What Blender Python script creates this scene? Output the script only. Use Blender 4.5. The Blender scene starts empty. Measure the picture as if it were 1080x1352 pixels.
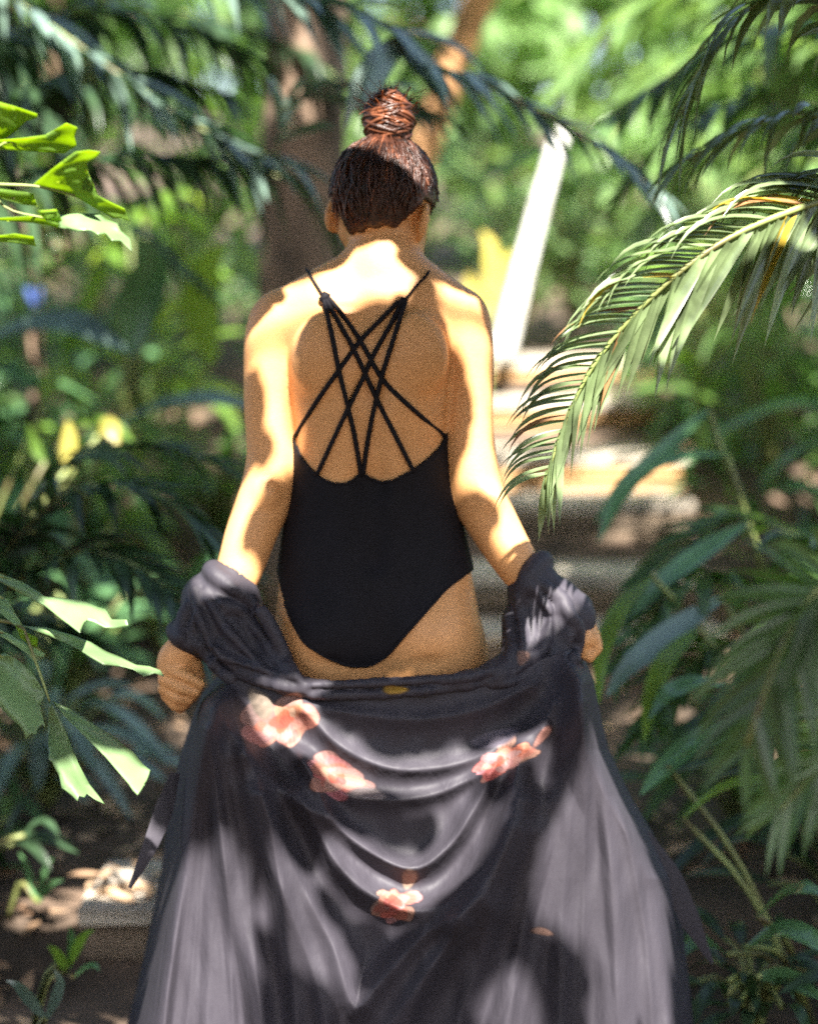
import bpy, bmesh, math, random
import numpy as np
from mathutils import Vector
from mathutils.bvhtree import BVHTree
random.seed(7); RNG = np.random.default_rng(7)
SC = bpy.context.scene
COL = SC.collection

# ------------------------------------------------------------------ camera
PITCH = math.radians(7.66); F = 2400.0
CAM = np.array([0.0, -3.0, 1.45])
cd = bpy.data.cameras.new('camera'); co = bpy.data.objects.new('camera', cd); COL.objects.link(co)
co.location = CAM; co.rotation_euler = (math.pi/2 - PITCH, 0, 0)
cd.sensor_fit = 'VERTICAL'; cd.sensor_height = 36; cd.sensor_width = 36
cd.lens = 36*F/1352; cd.clip_start = 0.05; cd.clip_end = 500
cd.dof.use_dof = True; cd.dof.focus_distance = 2.74; cd.dof.aperture_fstop = 1.5; cd.dof.aperture_blades = 0
SC.camera = co
# ------------------------------------------------------------------ sky, sun, exposure
SUN = np.array([0.14, -0.82, 1.0]); SUN /= np.linalg.norm(SUN)
w = bpy.data.worlds.new('World'); SC.world = w; w.use_nodes = True
nt = w.node_tree; bg = nt.nodes['Background']
sky = nt.nodes.new('ShaderNodeTexSky'); sky.sky_type = 'NISHITA'; sky.sun_disc = False; sky.dust_density = 2.5; sky.ozone_density = .4
sky.sun_elevation = math.asin(SUN[2]); sky.sun_rotation = math.atan2(SUN[0], SUN[1])
nt.links.new(sky.outputs[0], bg.inputs[0]); bg.inputs[1].default_value = 0.088
sl = bpy.data.lights.new('sun', 'SUN'); so = bpy.data.objects.new('sun', sl); COL.objects.link(so)
sl.energy = 5.0; sl.angle = math.radians(0.6); sl.color = (1.0, 0.95, 0.87)
so.rotation_euler = Vector(SUN).to_track_quat('Z', 'Y').to_euler(); so.location = (2, -4, 8)
SC.view_settings.view_transform = 'Standard'; SC.view_settings.look = 'None'
SC.view_settings.exposure = 2.55; SC.view_settings.gamma = 1.0
SC.cycles.use_denoising = False; SC.cycles.use_adaptive_sampling = False
SC.cycles.max_bounces = 5; SC.cycles.transmission_bounces = 4; SC.cycles.sample_clamp_indirect = 2.0; SC.cycles.sample_clamp_direct = 6.0; SC.cycles.caustics_reflective = False; SC.cycles.caustics_refractive = False; SC.cycles.blur_glossy = 1.0

# ------------------------------------------------------------------ photo pixel -> point on the plane y = Y
cp, sp = math.cos(PITCH), math.sin(PITCH)
def W(px, py, Y=0.0):
    a = (np.asarray(px, float)-540)/F; b = (676-np.asarray(py, float))/F
    dy = cp + b*sp; dz = -sp + b*cp
    t = (np.asarray(Y, float)-CAM[1])/dy
    return np.stack(np.broadcast_arrays(a*t, CAM[1]+dy*t, CAM[2]+dz*t), -1)
def WL(pts, Y=0.0):
    return np.array([W(p[0], p[1], p[2] if len(p) > 2 else Y) for p in pts])
def nrm(v):
    v = np.asarray(v, float); return v/np.maximum(np.linalg.norm(v, axis=-1, keepdims=True), 1e-9)
def cr(P, n):                                   # Catmull-Rom through P
    P = np.asarray(P, float)
    if len(P) == 2: return P[0]+(P[1]-P[0])*np.linspace(0, 1, n)[:, None]
    Q = np.vstack([2*P[0]-P[1], P, 2*P[-1]-P[-2]])
    d = np.r_[0, np.cumsum(np.linalg.norm(np.diff(P, axis=0), axis=1))]
    s = np.interp(np.linspace(0, d[-1], n), d, np.arange(len(P)))
    i = np.minimum(s.astype(int), len(P)-2); t = (s-i)[:, None]
    a, b, c, e = Q[i], Q[i+1], Q[i+2], Q[i+3]
    return .5*(2*b+(c-a)*t+(2*a-5*b+4*c-e)*t**2+(3*b-a-3*c+e)*t**3)

# ------------------------------------------------------------------ scene helpers
def mesh(name, V, Fc, mat=None, smooth=True):
    me = bpy.data.meshes.new(name); V = np.asarray(V, np.float32)
    if isinstance(Fc, np.ndarray):
        k = Fc.shape[1]; nf = len(Fc)
        me.vertices.add(len(V)); me.vertices.foreach_set('co', V.ravel())
        me.loops.add(nf*k); me.loops.foreach_set('vertex_index', Fc.astype(np.int32).ravel())
        me.polygons.add(nf); me.polygons.foreach_set('loop_start', np.arange(0, nf*k, k, dtype=np.int32))
        me.update(calc_edges=True); me.validate()
    else:
        me.from_pydata(V.tolist(), [], Fc); me.update()
    if smooth and len(me.polygons): me.polygons.foreach_set('use_smooth', [True]*len(me.polygons))
    if mat: me.materials.append(mat)
    return me
def obj(name, me, parent=None):
    o = bpy.data.objects.new(name, me); COL.objects.link(o)
    if parent is not None:
        o.parent = parent
        o.location = -Vector(root_of(parent))
    return o
def root_of(p):                                 # parts are modelled in world space: cancel the parents' offsets
    v = Vector((0, 0, 0))
    while p is not None: v += p.location; p = p.parent
    return v
def thing(name, label, cat, loc=(0, 0, 0), group=None):
    o = bpy.data.objects.new(name, None); COL.objects.link(o); o.location = [float(c) for c in loc]
    return tag(o, label, cat, group)
def tag(o, label=None, cat=None, group=None, kind=None):
    if label: o['label'] = label
    if cat: o['category'] = cat
    if group: o['group'] = group
    if kind: o['kind'] = kind
    return o

# ------------------------------------------------------------------ materials
def mat(name, base, rough=.6, var=.25, scale=8, trans=0, tcol=None, bump=0, bscale=60, spec=.5, sss=0, sheen=0, coords='Object', col2=None, coat=0, stretch=None, randobj=0):
    m = bpy.data.materials.new(name); m.use_nodes = True; t = m.node_tree; N = t.nodes; L = t.links
    p = N['Principled BSDF']; out = N['Material Output']
    tc = N.new('ShaderNodeTexCoord'); no = N.new('ShaderNodeTexNoise'); no.inputs['Scale'].default_value = scale; no.inputs['Detail'].default_value = 6
    src = tc.outputs[coords]
    if stretch:
        mp = N.new('ShaderNodeMapping'); mp.inputs['Scale'].default_value = stretch; L.new(src, mp.inputs[0]); src = mp.outputs[0]
    L.new(src, no.inputs['Vector'])
    mx = N.new('ShaderNodeMix'); mx.data_type = 'RGBA'
    c2 = col2 or tuple(c*(1-var*1.6) for c in base)
    mx.inputs[6].default_value = (*[min(1, c*(1+var)) for c in base], 1); mx.inputs[7].default_value = (*c2, 1)
    rp = N.new('ShaderNodeValToRGB'); rp.color_ramp.elements[0].position = .35; rp.color_ramp.elements[1].position = .68
    L.new(no.outputs[0], rp.inputs[0]); L.new(rp.outputs[0], mx.inputs[0]); col = mx.outputs[2]
    if randobj:
        oi = N.new('ShaderNodeObjectInfo'); hs = N.new('ShaderNodeHueSaturation'); mr = N.new('ShaderNodeMapRange')
        mr.inputs[3].default_value = 1-randobj; mr.inputs[4].default_value = 1+randobj
        L.new(oi.outputs['Random'], mr.inputs[0]); L.new(mr.outputs[0], hs.inputs['Value']); L.new(col, hs.inputs['Color']); col = hs.outputs[0]
    L.new(col, p.inputs['Base Color'])
    p.inputs['Roughness'].default_value = rough; p.inputs['Specular IOR Level'].default_value = spec
    if sss:
        p.inputs['Subsurface Weight'].default_value = sss; p.inputs['Subsurface Radius'].default_value = (1, .35, .15); p.inputs['Subsurface Scale'].default_value = .012
    if sheen: p.inputs['Sheen Weight'].default_value = sheen; p.inputs['Sheen Roughness'].default_value = .4
    if coat: p.inputs['Coat Weight'].default_value = coat; p.inputs['Coat Roughness'].default_value = .25
    if bump:
        n2 = N.new('ShaderNodeTexNoise'); n2.inputs['Scale'].default_value = bscale; n2.inputs['Detail'].default_value = 4; L.new(src, n2.inputs['Vector'])
        b = N.new('ShaderNodeBump'); b.inputs['Strength'].default_value = bump; b.inputs['Distance'].default_value = .01
        L.new(n2.outputs[0], b.inputs['Height']); L.new(b.outputs[0], p.inputs['Normal'])
    if trans:
        tr = N.new('ShaderNodeBsdfTranslucent'); tr.inputs[0].default_value = (*(tcol or base), 1)
        ms = N.new('ShaderNodeMixShader'); ms.inputs[0].default_value = trans
        L.new(p.outputs[0], ms.inputs[1]); L.new(tr.outputs[0], ms.inputs[2]); L.new(ms.outputs[0], out.inputs[0])
    return m
M = {}
M['skin'] = mat('skin', (.70, .345, .135), .50, .045, 22, sss=0, bump=.07, bscale=180, spec=.4)
M['nail'] = mat('nail', (.6, .38, .3), .3, .03)
M['suit'] = mat('swimsuit_fabric', (.008, .007, .010), .75, .1, 30, spec=.2, bump=.05, bscale=400)
M['hair'] = mat('hair', (.050, .017, .009), .38, .5, 40, spec=.5, bump=.25, bscale=160, trans=.12, tcol=(.35, .10, .03))
M['hairlight'] = mat('hair_sun_glow', (.22, .085, .035), .4, .4, 40, spec=.5, trans=.45, tcol=(.8, .33, .10))  # pale orange stands in for sunlight glowing through loose hair
M['hairmid'] = mat('hair_mid', (.15, .052, .024), .36, .4, 40, spec=.5, trans=.15, tcol=(.45, .15, .05))
M['silver'] = mat('silver', (.75, .75, .75), .2, .02); M['silver'].node_tree.nodes['Principled BSDF'].inputs['Metallic'].default_value = 1
M['bark'] = mat('bark', (.16, .105, .07), .9, .5, 9, bump=.8, bscale=30, col2=(.07, .05, .035), stretch=(1, 1, .35))
M['bark_orange'] = mat('bark_orange', (.38, .20, .09), .85, .4, 9, bump=.6, bscale=30)
M['stem'] = mat('green_stem', (.16, .20, .06), .5, .35, 12, col2=(.10, .08, .03))
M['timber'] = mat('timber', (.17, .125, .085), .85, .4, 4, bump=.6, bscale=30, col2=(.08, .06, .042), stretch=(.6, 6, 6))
M['timber_sunlit'] = mat('timber_sunlit', (.42, .24, .10), .8, .35, 4, bump=.5, bscale=30, col2=(.20, .12, .06), stretch=(.6, 6, 6))  # same timber as the lower risers, sunlight on the upper ones painted orange
M['tread'] = mat('tread_timber', (.42, .36, .28), .8, .3, 4, bump=.5, bscale=30, col2=(.17, .15, .13), stretch=(.6, 6, 6))
M['soil'] = mat('soil', (.085, .055, .036), .95, .5, 3, bump=.9, bscale=25, col2=(.035, .025, .017))
M['litter'] = mat('leaf_litter', (.30, .20, .12), .8, .5, 5, randobj=.2, col2=(.12, .065, .035))
M['white'] = mat('white_mottled', (.74, .74, .71), .6, .12, 14, bump=.4, bscale=40, col2=(.52, .50, .46))  # white with greyer mottling
M['blue'] = mat('blue_plastic', (.08, .13, .36), .4, .1)
def leafmat(n, c, tc, trans=.35, rough=.36, var=.35, sc=6, spec=.5, rnd=.18, coat=0):
    M[n] = mat(n, c, rough, var, sc, trans, tc, spec=spec, randobj=rnd, coat=coat)
leafmat('palm', (.055, .105, .032), (.14, .30, .03), .3)
leafmat('palm_light', (.12, .20, .07), (.28, .46, .08), .38, .30)
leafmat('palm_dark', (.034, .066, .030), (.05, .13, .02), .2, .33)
leafmat('palm_sharp', (.15, .20, .095), (.24, .34, .08), .28, .30, .4, 14, rnd=.35, coat=.25)
leafmat('palm_yellow', (.42, .30, .04), (.55, .42, .04), .35, .4)
leafmat('palm_brown', (.22, .11, .045), (.3, .14, .03), .2, .6)
leafmat('fish', (.19, .30, .13), (.36, .55, .05), .30, .38, .22, 10)
leafmat('fish_glow', (.14, .24, .05), (.60, .78, .05), .62, .42, .15, 14, .3)  # fishtail leaflet seen from below, backlight painted in as yellower translucency
leafmat('broad', (.08, .17, .07), (.13, .32, .04), .25, .22, .3, 4, .6)
leafmat('broad_sky_sheen', (.14, .21, .17), (.10, .22, .08), .15, .34, .3, 4, .9)  # grey-blue is the sky's sheen painted into the leaf colour
leafmat('broad_lime', (.13, .24, .04), (.42, .62, .05), .45, .34, .3, 4)
leafmat('tree_leaf', (.09, .17, .045), (.26, .46, .07), .42, .38, .35, 2)
leafmat('tree_leaf_pale', (.15, .25, .09), (.34, .52, .14), .45, .38, .35, 2)  # tree_leaf made paler, sunlit haze of the far greenery painted in
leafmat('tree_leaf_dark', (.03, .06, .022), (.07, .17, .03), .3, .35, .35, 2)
leafmat('yellow_leaf', (.48, .42, .10), (.75, .60, .07), .45, .4, .2, 5)

# ------------------------------------------------------------------ shape builders
def tube(P, r, n=8, cap=True):
    P = np.asarray(P, float); m = len(P); r = np.broadcast_to(r, m)
    T = nrm(np.gradient(P, axis=0)); a = np.array([0, 0, 1.]) if abs(T[0, 2]) < .9 else np.array([1., 0, 0])
    A = nrm(np.cross(T, a)); B = np.cross(T, A); th = np.arange(n)*2*math.pi/n
    V = (P[:, None]+r[:, None, None]*(np.cos(th)[None, :, None]*A[:, None]+np.sin(th)[None, :, None]*B[:, None])).reshape(-1, 3)
    i = np.arange(m-1)[:, None]*n; j = np.arange(n)[None]; k = (j+1) % n
    Fq = np.stack([i+j, i+k, i+n+k, i+n+j], -1).reshape(-1, 4)
    if cap:                                                    # close the ends with collapsed rings
        V = np.vstack([V, P[0], P[-1]]); a0, a1 = m*n, m*n+1; jj = np.arange(n); kk = (jj+1) % n
        Fq = np.vstack([Fq, np.stack([kk, jj, np.full(n, a0), np.full(n, a0)], 1), np.stack([jj+(m-1)*n, kk+(m-1)*n, np.full(n, a1), np.full(n, a1)], 1)])
    return V, Fq
def tidy(V, Fq):                                               # quads with doubled corners -> triangles
    return [tuple(dict.fromkeys(f)) for f in Fq.tolist()]
def merge(parts):
    Vs, Fs, o = [], [], 0
    for V, Fc in parts: Vs.append(V); Fs.append(np.asarray(Fc)+o); o += len(V)
    return np.vstack(Vs), np.vstack(Fs)
def tubes_mesh(name, parts, m): V, Fq = merge(parts); return mesh(name, V, tidy(V, Fq), m)
def box(x0, x1, y0, y1, z0, z1, name, m, bev=.006, jit=.004):
    bm = bmesh.new(); bmesh.ops.create_cube(bm, size=1)
    for v in bm.verts:
        v.co = ((x0+x1)/2+v.co.x*(x1-x0), (y0+y1)/2+v.co.y*(y1-y0), (z0+z1)/2+v.co.z*(z1-z0))
    bmesh.ops.subdivide_edges(bm, edges=[e for e in bm.edges if abs(e.verts[0].co.x-e.verts[1].co.x) > .5*(x1-x0)], cuts=5)
    for v in bm.verts: v.co += Vector((0, random.uniform(-jit, jit), random.uniform(-jit, jit)))
    bmesh.ops.bevel(bm, geom=[e for e in bm.edges if len(e.link_faces) == 2 and e.calc_face_angle() > 1], offset=bev, segments=2, affect='EDGES')
    me = bpy.data.meshes.new(name); bm.to_mesh(me); bm.free(); me.materials.append(m); return me
# many ribbons at once: C (k,m,3) centre lines, Wv (k,m,3) half-width vectors, Nv (k,m,3) fold lift
def ribbons(C, Wv, Nv):
    k, m = C.shape[:2]
    V = np.stack([C-Wv, C+Nv, C+Wv], 2).reshape(-1, 3)
    b = (np.arange(k)*m*3)[:, None, None]; i = (np.arange(m-1)*3)[None, :, None]; j = np.arange(2)[None, None]
    q = b+i+j
    return V, np.stack([q, q+1, q+4, q+3], -1).reshape(-1, 4)
LEAFPROF = {'palm': lambda s: np.sin(np.pi*np.clip(s*.80+.20, 0, 1))**.75*(1-s**6), 'broad': lambda s: np.sin(np.pi*np.clip(s*.94+.05, 0, 1))**.8}
def blade_set(P0, D, U, L, w, droop, m=7, prof='palm', fold=.35, curl=None, twist=None, dp=2):
    """k blades: base P0, direction D, upper side U, length L, half width w, droop under gravity"""
    k = len(P0); s = np.linspace(0, 1, m)[None, :, None]
    L = np.broadcast_to(L, k)[:, None, None]; dr = np.broadcast_to(droop, k)[:, None, None]
    D = nrm(D)
    C = P0[:, None]+D[:, None]*(s*L)+np.array([0, 0, -1.])*(dr*L*s**dp)-D[:, None]*(dr*L*s**3*.35)
    T = nrm(np.gradient(C, axis=1)); Uu = np.broadcast_to(U, (k, 3))[:, None]
    S = nrm(np.cross(T, Uu)); Nn = np.cross(S, T)
    if twist is not None:
        a = twist[:, None, None]*s; S, Nn = S*np.cos(a)+Nn*np.sin(a), Nn*np.cos(a)-S*np.sin(a)
    ww = np.broadcast_to(w, k)[:, None, None]*LEAFPROF[prof](s)
    return C, S*ww*math.cos(fold), -Nn*ww*math.sin(fold)
def frond(R, n, L, w=.011, a0=60, a1=28, droop=.35, up=(0, 0, 1), t0=.12, lift=.15, jit=.12, m=7, lean=None, fold=.35):
    """leaflets on both sides of the rachis R: centre line, width and fold arrays"""
    R = np.asarray(R); t = np.linspace(t0, 1, n); idx = t*(len(R)-1); i = np.minimum(idx.astype(int), len(R)-2)
    P = R[i]+(R[i+1]-R[i])*(idx-i)[:, None]; T = nrm(np.gradient(R, axis=0))[i]
    up = np.asarray(up, float); B = nrm(np.cross(T, up)); U = np.cross(B, T)
    tt = (t-t0)/(1-t0); prof = np.clip(.55+1.6*tt, 0, 1)*(1-.62*tt**2.2)
    out = []
    for sgn in (-1, 1):
        al = np.radians(a0+(a1-a0)*tt+RNG.normal(0, 60*jit, n)*.6)[:, None]
        D = np.cos(al)*T+np.sin(al)*sgn*B+(lift+RNG.normal(0, jit, n))[:, None]*U
        if lean is not None: D = D+np.asarray(lean)
        out.append(blade_set(P, D, U, L*prof*(1+RNG.normal(0, jit*.6, n)), w*(.55+.45*prof)*(1+RNG.normal(0, .12, n)), droop*(1+RNG.normal(0, jit*2.5, n)), m=m, fold=fold, twist=RNG.normal(0, .5, n)))
    return out
def cat(sets): return [np.concatenate([s[q] for s in sets]) for q in range(3)]

# ------------------------------------------------------------------ signed distance bodies
class SDF:
    def __init__(s, lo, hi, h):
        s.lo = np.array(lo, float); s.h = h; s.n = (np.ceil((np.array(hi)-lo)/h)+1).astype(int)
        s.f = np.full(s.n, .2, np.float32)
        s.ax = [s.lo[i]+h*np.arange(s.n[i]) for i in range(3)]
    def sub(s, lo, hi, pad):
        a = np.clip(np.floor((np.array(lo)-pad-s.lo)/s.h).astype(int), 0, s.n); b = np.clip(np.ceil((np.array(hi)+pad-s.lo)/s.h).astype(int)+1, 0, s.n)
        sl_ = tuple(slice(a[i], b[i]) for i in range(3))
        G = np.meshgrid(*[s.ax[i][sl_[i]].astype(np.float32) for i in range(3)], indexing='ij', sparse=True)
        return sl_, G
    def put(s, sl_, d, k, op='u'):
        a = s.f[sl_]
        if a.size == 0: return
        if op == 'u': h = np.maximum(k-np.abs(a-d), 0)/k; s.f[sl_] = np.minimum(a, d)-h*h*k*.25
        else: d = -d; h = np.maximum(k-np.abs(a-d), 0)/k; s.f[sl_] = np.maximum(a, d)+h*h*k*.25
    def cone(s, A, B, ra, rb, k=.02, op='u'):
        A = np.asarray(A, float); B = np.asarray(B, float); r = max(ra, rb)
        sl_, (x, y, z) = s.sub(np.minimum(A, B)-r, np.maximum(A, B)+r, k+.012)
        v = B-A; L2 = max(v@v, 1e-9); t = np.clip(((x-A[0])*v[0]+(y-A[1])*v[1]+(z-A[2])*v[2])/L2, 0, 1)
        s.put(sl_, np.sqrt((x-A[0]-t*v[0])**2+(y-A[1]-t*v[1])**2+(z-A[2]-t*v[2])**2)-(ra+(rb-ra)*t), k, op)
    def chain(s, P, R, k=.02, op='u'):
        for i in range(len(P)-1): s.cone(P[i], P[i+1], R[i], R[i+1], k, op)
    def ell(s, c, r, rot=None, k=.02, op='u'):
        c = np.asarray(c, float); r = np.asarray(r, float); m = r.max()
        sl_, (x, y, z) = s.sub(c-m, c+m, k+.012); q = [x-c[0], y-c[1], z-c[2]]
        if rot is not None: q = [sum(rot[j, i]*q[j] for j in range(3)) for i in range(3)]
        e = np.sqrt((q[0]/r[0])**2+(q[1]/r[1])**2+(q[2]/r[2])**2)
        g = np.sqrt((q[0]/r[0]**2)**2+(q[1]/r[1]**2)**2+(q[2]/r[2]**2)**2)
        s.put(sl_, e*(e-1)/np.maximum(g, 1e-6), k, op)
    def loft(s, Z, cx, cy, a, b, p=2.3, k=.03):
        """elliptical slices stacked along z"""
        Z = np.array(Z); o = np.argsort(Z); I = lambda v, z: np.interp(z, Z[o], np.array(v)[o])
        ma, mb = max(a), max(b)
        sl_, (x, y, z) = s.sub((min(cx)-ma, min(cy)-mb, Z.min()), (max(cx)+ma, max(cy)+mb, Z.max()), k+.01)
        zz = np.clip(z, Z.min(), Z.max())
        f = smooth1(Z[o], [np.array(v)[o] for v in (cx, cy, a, b)]); CX, CY, A, B = [g(zz) for g in f]
        e = ((np.abs(x-CX)/A)**p+(np.abs(y-CY)/B)**p)**(1/p)
        d = (e-1)*np.minimum(A, B); d = np.where(np.abs(z-zz) > 0, np.sqrt(np.maximum(d, 0)**2+(z-zz)**2), d)
        s.put(sl_, d.astype(np.float32), k)
    def extract(s, f=None):
        f = s.f if f is None else f; neg = f < 0; n = np.array(f.shape)
        cs = np.zeros(n-1, np.int8)
        for d in np.ndindex(2, 2, 2): cs += neg[d[0]:n[0]-1+d[0], d[1]:n[1]-1+d[1], d[2]:n[2]-1+d[2]]
        ci = np.argwhere((cs > 0) & (cs < 8)); idm = np.full(n-1, -1, np.int64); idm[tuple(ci.T)] = np.arange(len(ci))
        acc = np.zeros((len(ci), 3)); cnt = np.zeros(len(ci)); cor = list(np.ndindex(2, 2, 2))
        val = {c: f[ci[:, 0]+c[0], ci[:, 1]+c[1], ci[:, 2]+c[2]] for c in cor}
        for c in cor:
            for ax in range(3):
                if c[ax] == 0:
                    e = list(c); e[ax] = 1; e = tuple(e); va, vb = val[c], val[e]; m = (va < 0) != (vb < 0)
                    t = np.where(m, va/np.where(m, va-vb, 1), 0); p = np.tile(np.array(c, float), (len(ci), 1)); p[:, ax] += t
                    acc += p*m[:, None]; cnt += m
        V = s.lo+s.h*(ci+acc/cnt[:, None]); quads = []
        for ax in range(3):
            u, v = (ax+1) % 3, (ax+2) % 3
            sa = [slice(None)]*3; sb = [slice(None)]*3; sa[ax] = slice(0, -1); sb[ax] = slice(1, None)
            a, b = neg[tuple(sa)], neg[tuple(sb)]; e = np.argwhere(a != b)
            e = e[(e[:, u] > 0) & (e[:, v] > 0) & (e[:, u] < n[u]-1) & (e[:, v] < n[v]-1)]
            if not len(e): continue
            du = np.zeros(3, int); du[u] = 1; dv = np.zeros(3, int); dv[v] = 1
            g = lambda q: idm[tuple(q.T)]
            Q = np.stack([g(e-du-dv), g(e-dv), g(e), g(e-du)], 1)
            fl = ~a[tuple(e.T)]; Q[fl] = Q[fl][:, ::-1]; quads.append(Q)
        return V, np.vstack(quads)
def smooth1(Z, vals):                                           # smooth interpolators through slice values
    fz = np.linspace(Z[0], Z[-1], 400); out = []
    for v in vals:
        y = np.interp(fz, Z, v); kk = np.hanning(41); kk /= kk.sum()
        y = np.convolve(np.pad(y, 20, mode='reflect', reflect_type='odd'), kk, 'valid'); out.append(lambda z, y=y: np.interp(z, fz, y))
    return out
def relax(V, Q, it=3, lam=.5):
    E = np.vstack([Q[:, [0, 1]], Q[:, [1, 2]], Q[:, [2, 3]], Q[:, [3, 0]]]); E = np.vstack([E, E[:, ::-1]])
    cnt = np.bincount(E[:, 0], minlength=len(V))[:, None].clip(1)
    for i in range(it*2):
        A = np.stack([np.bincount(E[:, 0], weights=V[E[:, 1], c], minlength=len(V)) for c in range(3)], 1)/cnt
        V = V+(A-V)*(lam if i % 2 == 0 else -lam*1.03)
    return V

# ================================================================== SETTING: ground, stairs
GY = [-40, .55, .66, 2.5, 2.62, 2.9, 3.0, 3.5, 3.6, 3.9, 4.0, 4.8, 4.9, 5.4, 5.55, 8, 15, 40, 140]
GZ = [0, 0, .06, .17, .25, .33, .38, .47, .52, .62, .68, .77, .82, .92, .98, 1.15, 1.7, 4, 14]
def gz(x, y):
    x = np.asarray(x, float); y = np.asarray(y, float)
    side = np.clip((np.abs(x-.08)-.85)/2.5, 0, 1)
    return np.interp(y, GY, GZ)+side*.10*np.sin(x*1.7+y*.9)*np.cos(y*1.3-x)+side*.10*(np.minimum(np.abs(x), 8)/3)
gx = np.concatenate([-np.geomspace(90, 1.5, 40), np.linspace(-1.4, 1.4, 36), np.geomspace(1.5, 90, 40)])
gy = np.concatenate([-np.geomspace(60, 2.2, 20), np.linspace(-2, 7, 150), np.geomspace(7.2, 130, 40)])
X, Y = np.meshgrid(gx, gy, indexing='ij'); Z = gz(X, Y)+RNG.normal(0, .006, X.shape)-.004
nx, ny = X.shape; q = (np.arange(nx-1)[:, None]*ny+np.arange(ny-1)[None]).ravel()
g = obj('ground', mesh('ground', np.stack([X, Y, Z], -1).reshape(-1, 3), np.stack([q, q+ny, q+ny+1, q+1], 1), M['soil'])); g['kind'] = 'structure'
st = thing('garden_stairs', 'timber garden steps climbing away between the palms', 'stairs', (.08, .6, 0))
# front y, top z, riser height, riser material, tread material, tread depth, x0, x1
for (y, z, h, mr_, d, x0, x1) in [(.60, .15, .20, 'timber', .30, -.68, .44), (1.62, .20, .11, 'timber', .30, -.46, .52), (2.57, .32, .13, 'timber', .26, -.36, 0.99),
        (2.86, .45, .14, 'timber', .34, -.36, 0.99), (3.50, .615, .16, 'timber', .33, -.34, 1.03), (3.86, .745, .13, 'timber_sunlit', .42, -.34, 1.05),
        (4.78, .885, .13, 'timber_sunlit', .42, -.32, 1.08), (5.42, 1.03, .14, 'timber_sunlit', .5, -.30, 1.11)]:
    tr = obj('tread', box(x0, x1, y-.015, y+d*.48, z-.04, z, 'tread', M['tread'])); tr.parent = st; tr.location = -st.location
    tr = obj('tread', box(x0+.01, x1-.005, y+d*.5, y+d, z-.042, z-.003, 'tread', M['tread'])); tr.parent = st; tr.location = -st.location
    hh = (h-.045)/2; b0 = z-.045
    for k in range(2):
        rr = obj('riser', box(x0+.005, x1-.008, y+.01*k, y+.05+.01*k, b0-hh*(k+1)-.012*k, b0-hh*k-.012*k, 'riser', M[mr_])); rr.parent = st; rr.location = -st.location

# ================================================================== PERSON
per = thing('person', 'person seen from behind in black strappy swimsuit with dark floral robe slipped down', 'person', (0, 0, 0))
def Rot(yaw, pitch, roll):
    a, b, c = map(math.radians, (yaw, pitch, roll))
    Rz = np.array([[math.cos(a), math.sin(a), 0], [-math.sin(a), math.cos(a), 0], [0, 0, 1]])
    Rx = np.array([[1, 0, 0], [0, math.cos(b), -math.sin(b)], [0, math.sin(b), math.cos(b)]])
    Ry = np.array([[math.cos(c), 0, math.sin(c)], [0, 1, 0], [-math.sin(c), 0, math.cos(c)]])
    return Rz@Rx@Ry
zP = lambda py: float(W(540, py, 0)[2]); xP = lambda px, py: float(W(px, py, 0)[0])
B = SDF((-.50, -.24, -.005), (.46, .27, 1.72), .0042)
rows = [(402, 398, 585, .0, .062), (430, 378, 598, 0, .085), (470, 374, 599, -.003, .102), (530, 384, 594, -.002, .104), (580, 389, 590, 0, .097), (640, 388, 594, 0, .088),
        (690, 380, 606, -.002, .090), (740, 372, 619, -.006, .098), (790, 366, 630, -.010, .106), (840, 365, 635, -.010, .108), (885, 370, 632, -.008, .100), (915, 385, 618, -.004, .085)]
B.loft([zP(r[0]) for r in rows], [xP((r[1]+r[2])/2, r[0]) for r in rows], [r[3] for r in rows], [(r[2]-r[1])/2/F*3.03 for r in rows], [r[4] for r in rows], 2.25, .03)
for s in (-1, 1):                                              # hips, legs, feet
    c = 500+s*64
    B.ell(W(c, 842, -.062), (.074, .074, .080), k=.030)
    hip, knee, ank = W(c+s*6, 870, 0), W(c+s*4, 1170, .0), W(c+s*2, 1470, .01)
    hip[1] = -.01; knee[1] = .0; ank[1] = -.015; knee[2] = .46; ank[2] = .085
    mid = (hip+knee)/2+np.array([s*.006, .0, .02]); B.chain([hip, mid, knee], [.084, .068, .050], .04)
    calf = knee*.66+ank*.34+np.array([0, -.012, 0]); B.chain([knee, calf, ank], [.050, .052, .034], .03)
    B.cone(ank+[0, -.02, -.045], ank+[0, .03, -.045], .032, .034, .03); B.cone(ank+[0, .02, -.055], ank+[s*.012, .15, -.064], .032, .020, .03)
    B.ell(W(489+s*66, 462, -.080), (.042, .028, .060), Rot(0, 0, s*-12), k=.03)           # shoulder blades
    B.ell(W(490+s*50, 505, .085), (.055, .045, .055), k=.035)                      # chest
B.chain([W(489, 415, -.122), W(487, 520, -.121), W(490, 640, -.105), W(494, 740, -.112)], [.019, .025, .026, .018], .026, 's')   # spine hollow
B.chain([W(498, 830, -.172), W(499, 870, -.160), W(499, 915, -.135)], [.012, .020, .030], .018, 's')
for s in (-1, 1): B.chain([W(500+s*24, 884, -.148), W(500+s*62, 884, -.150), W(500+s*104, 872, -.140)], [.016, .020, .010], .012, 's')   # fold under the seat
torso_f = B.f.copy()
neckb, neckt = W(503, 392, -.012), W(511, 300, .028)
B.chain([neckb, W(506, 345, .004), neckt], [.058, .045, .044], .03)
for sx in (392, 596): B.chain([W(503+(sx-503)*.12, 348, -.005), W(503+(sx-503)*.62, 388, -.012), W(sx+(-16 if sx < 500 else 10), 414, -.004)], [.034, .036, .040], .045)
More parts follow.
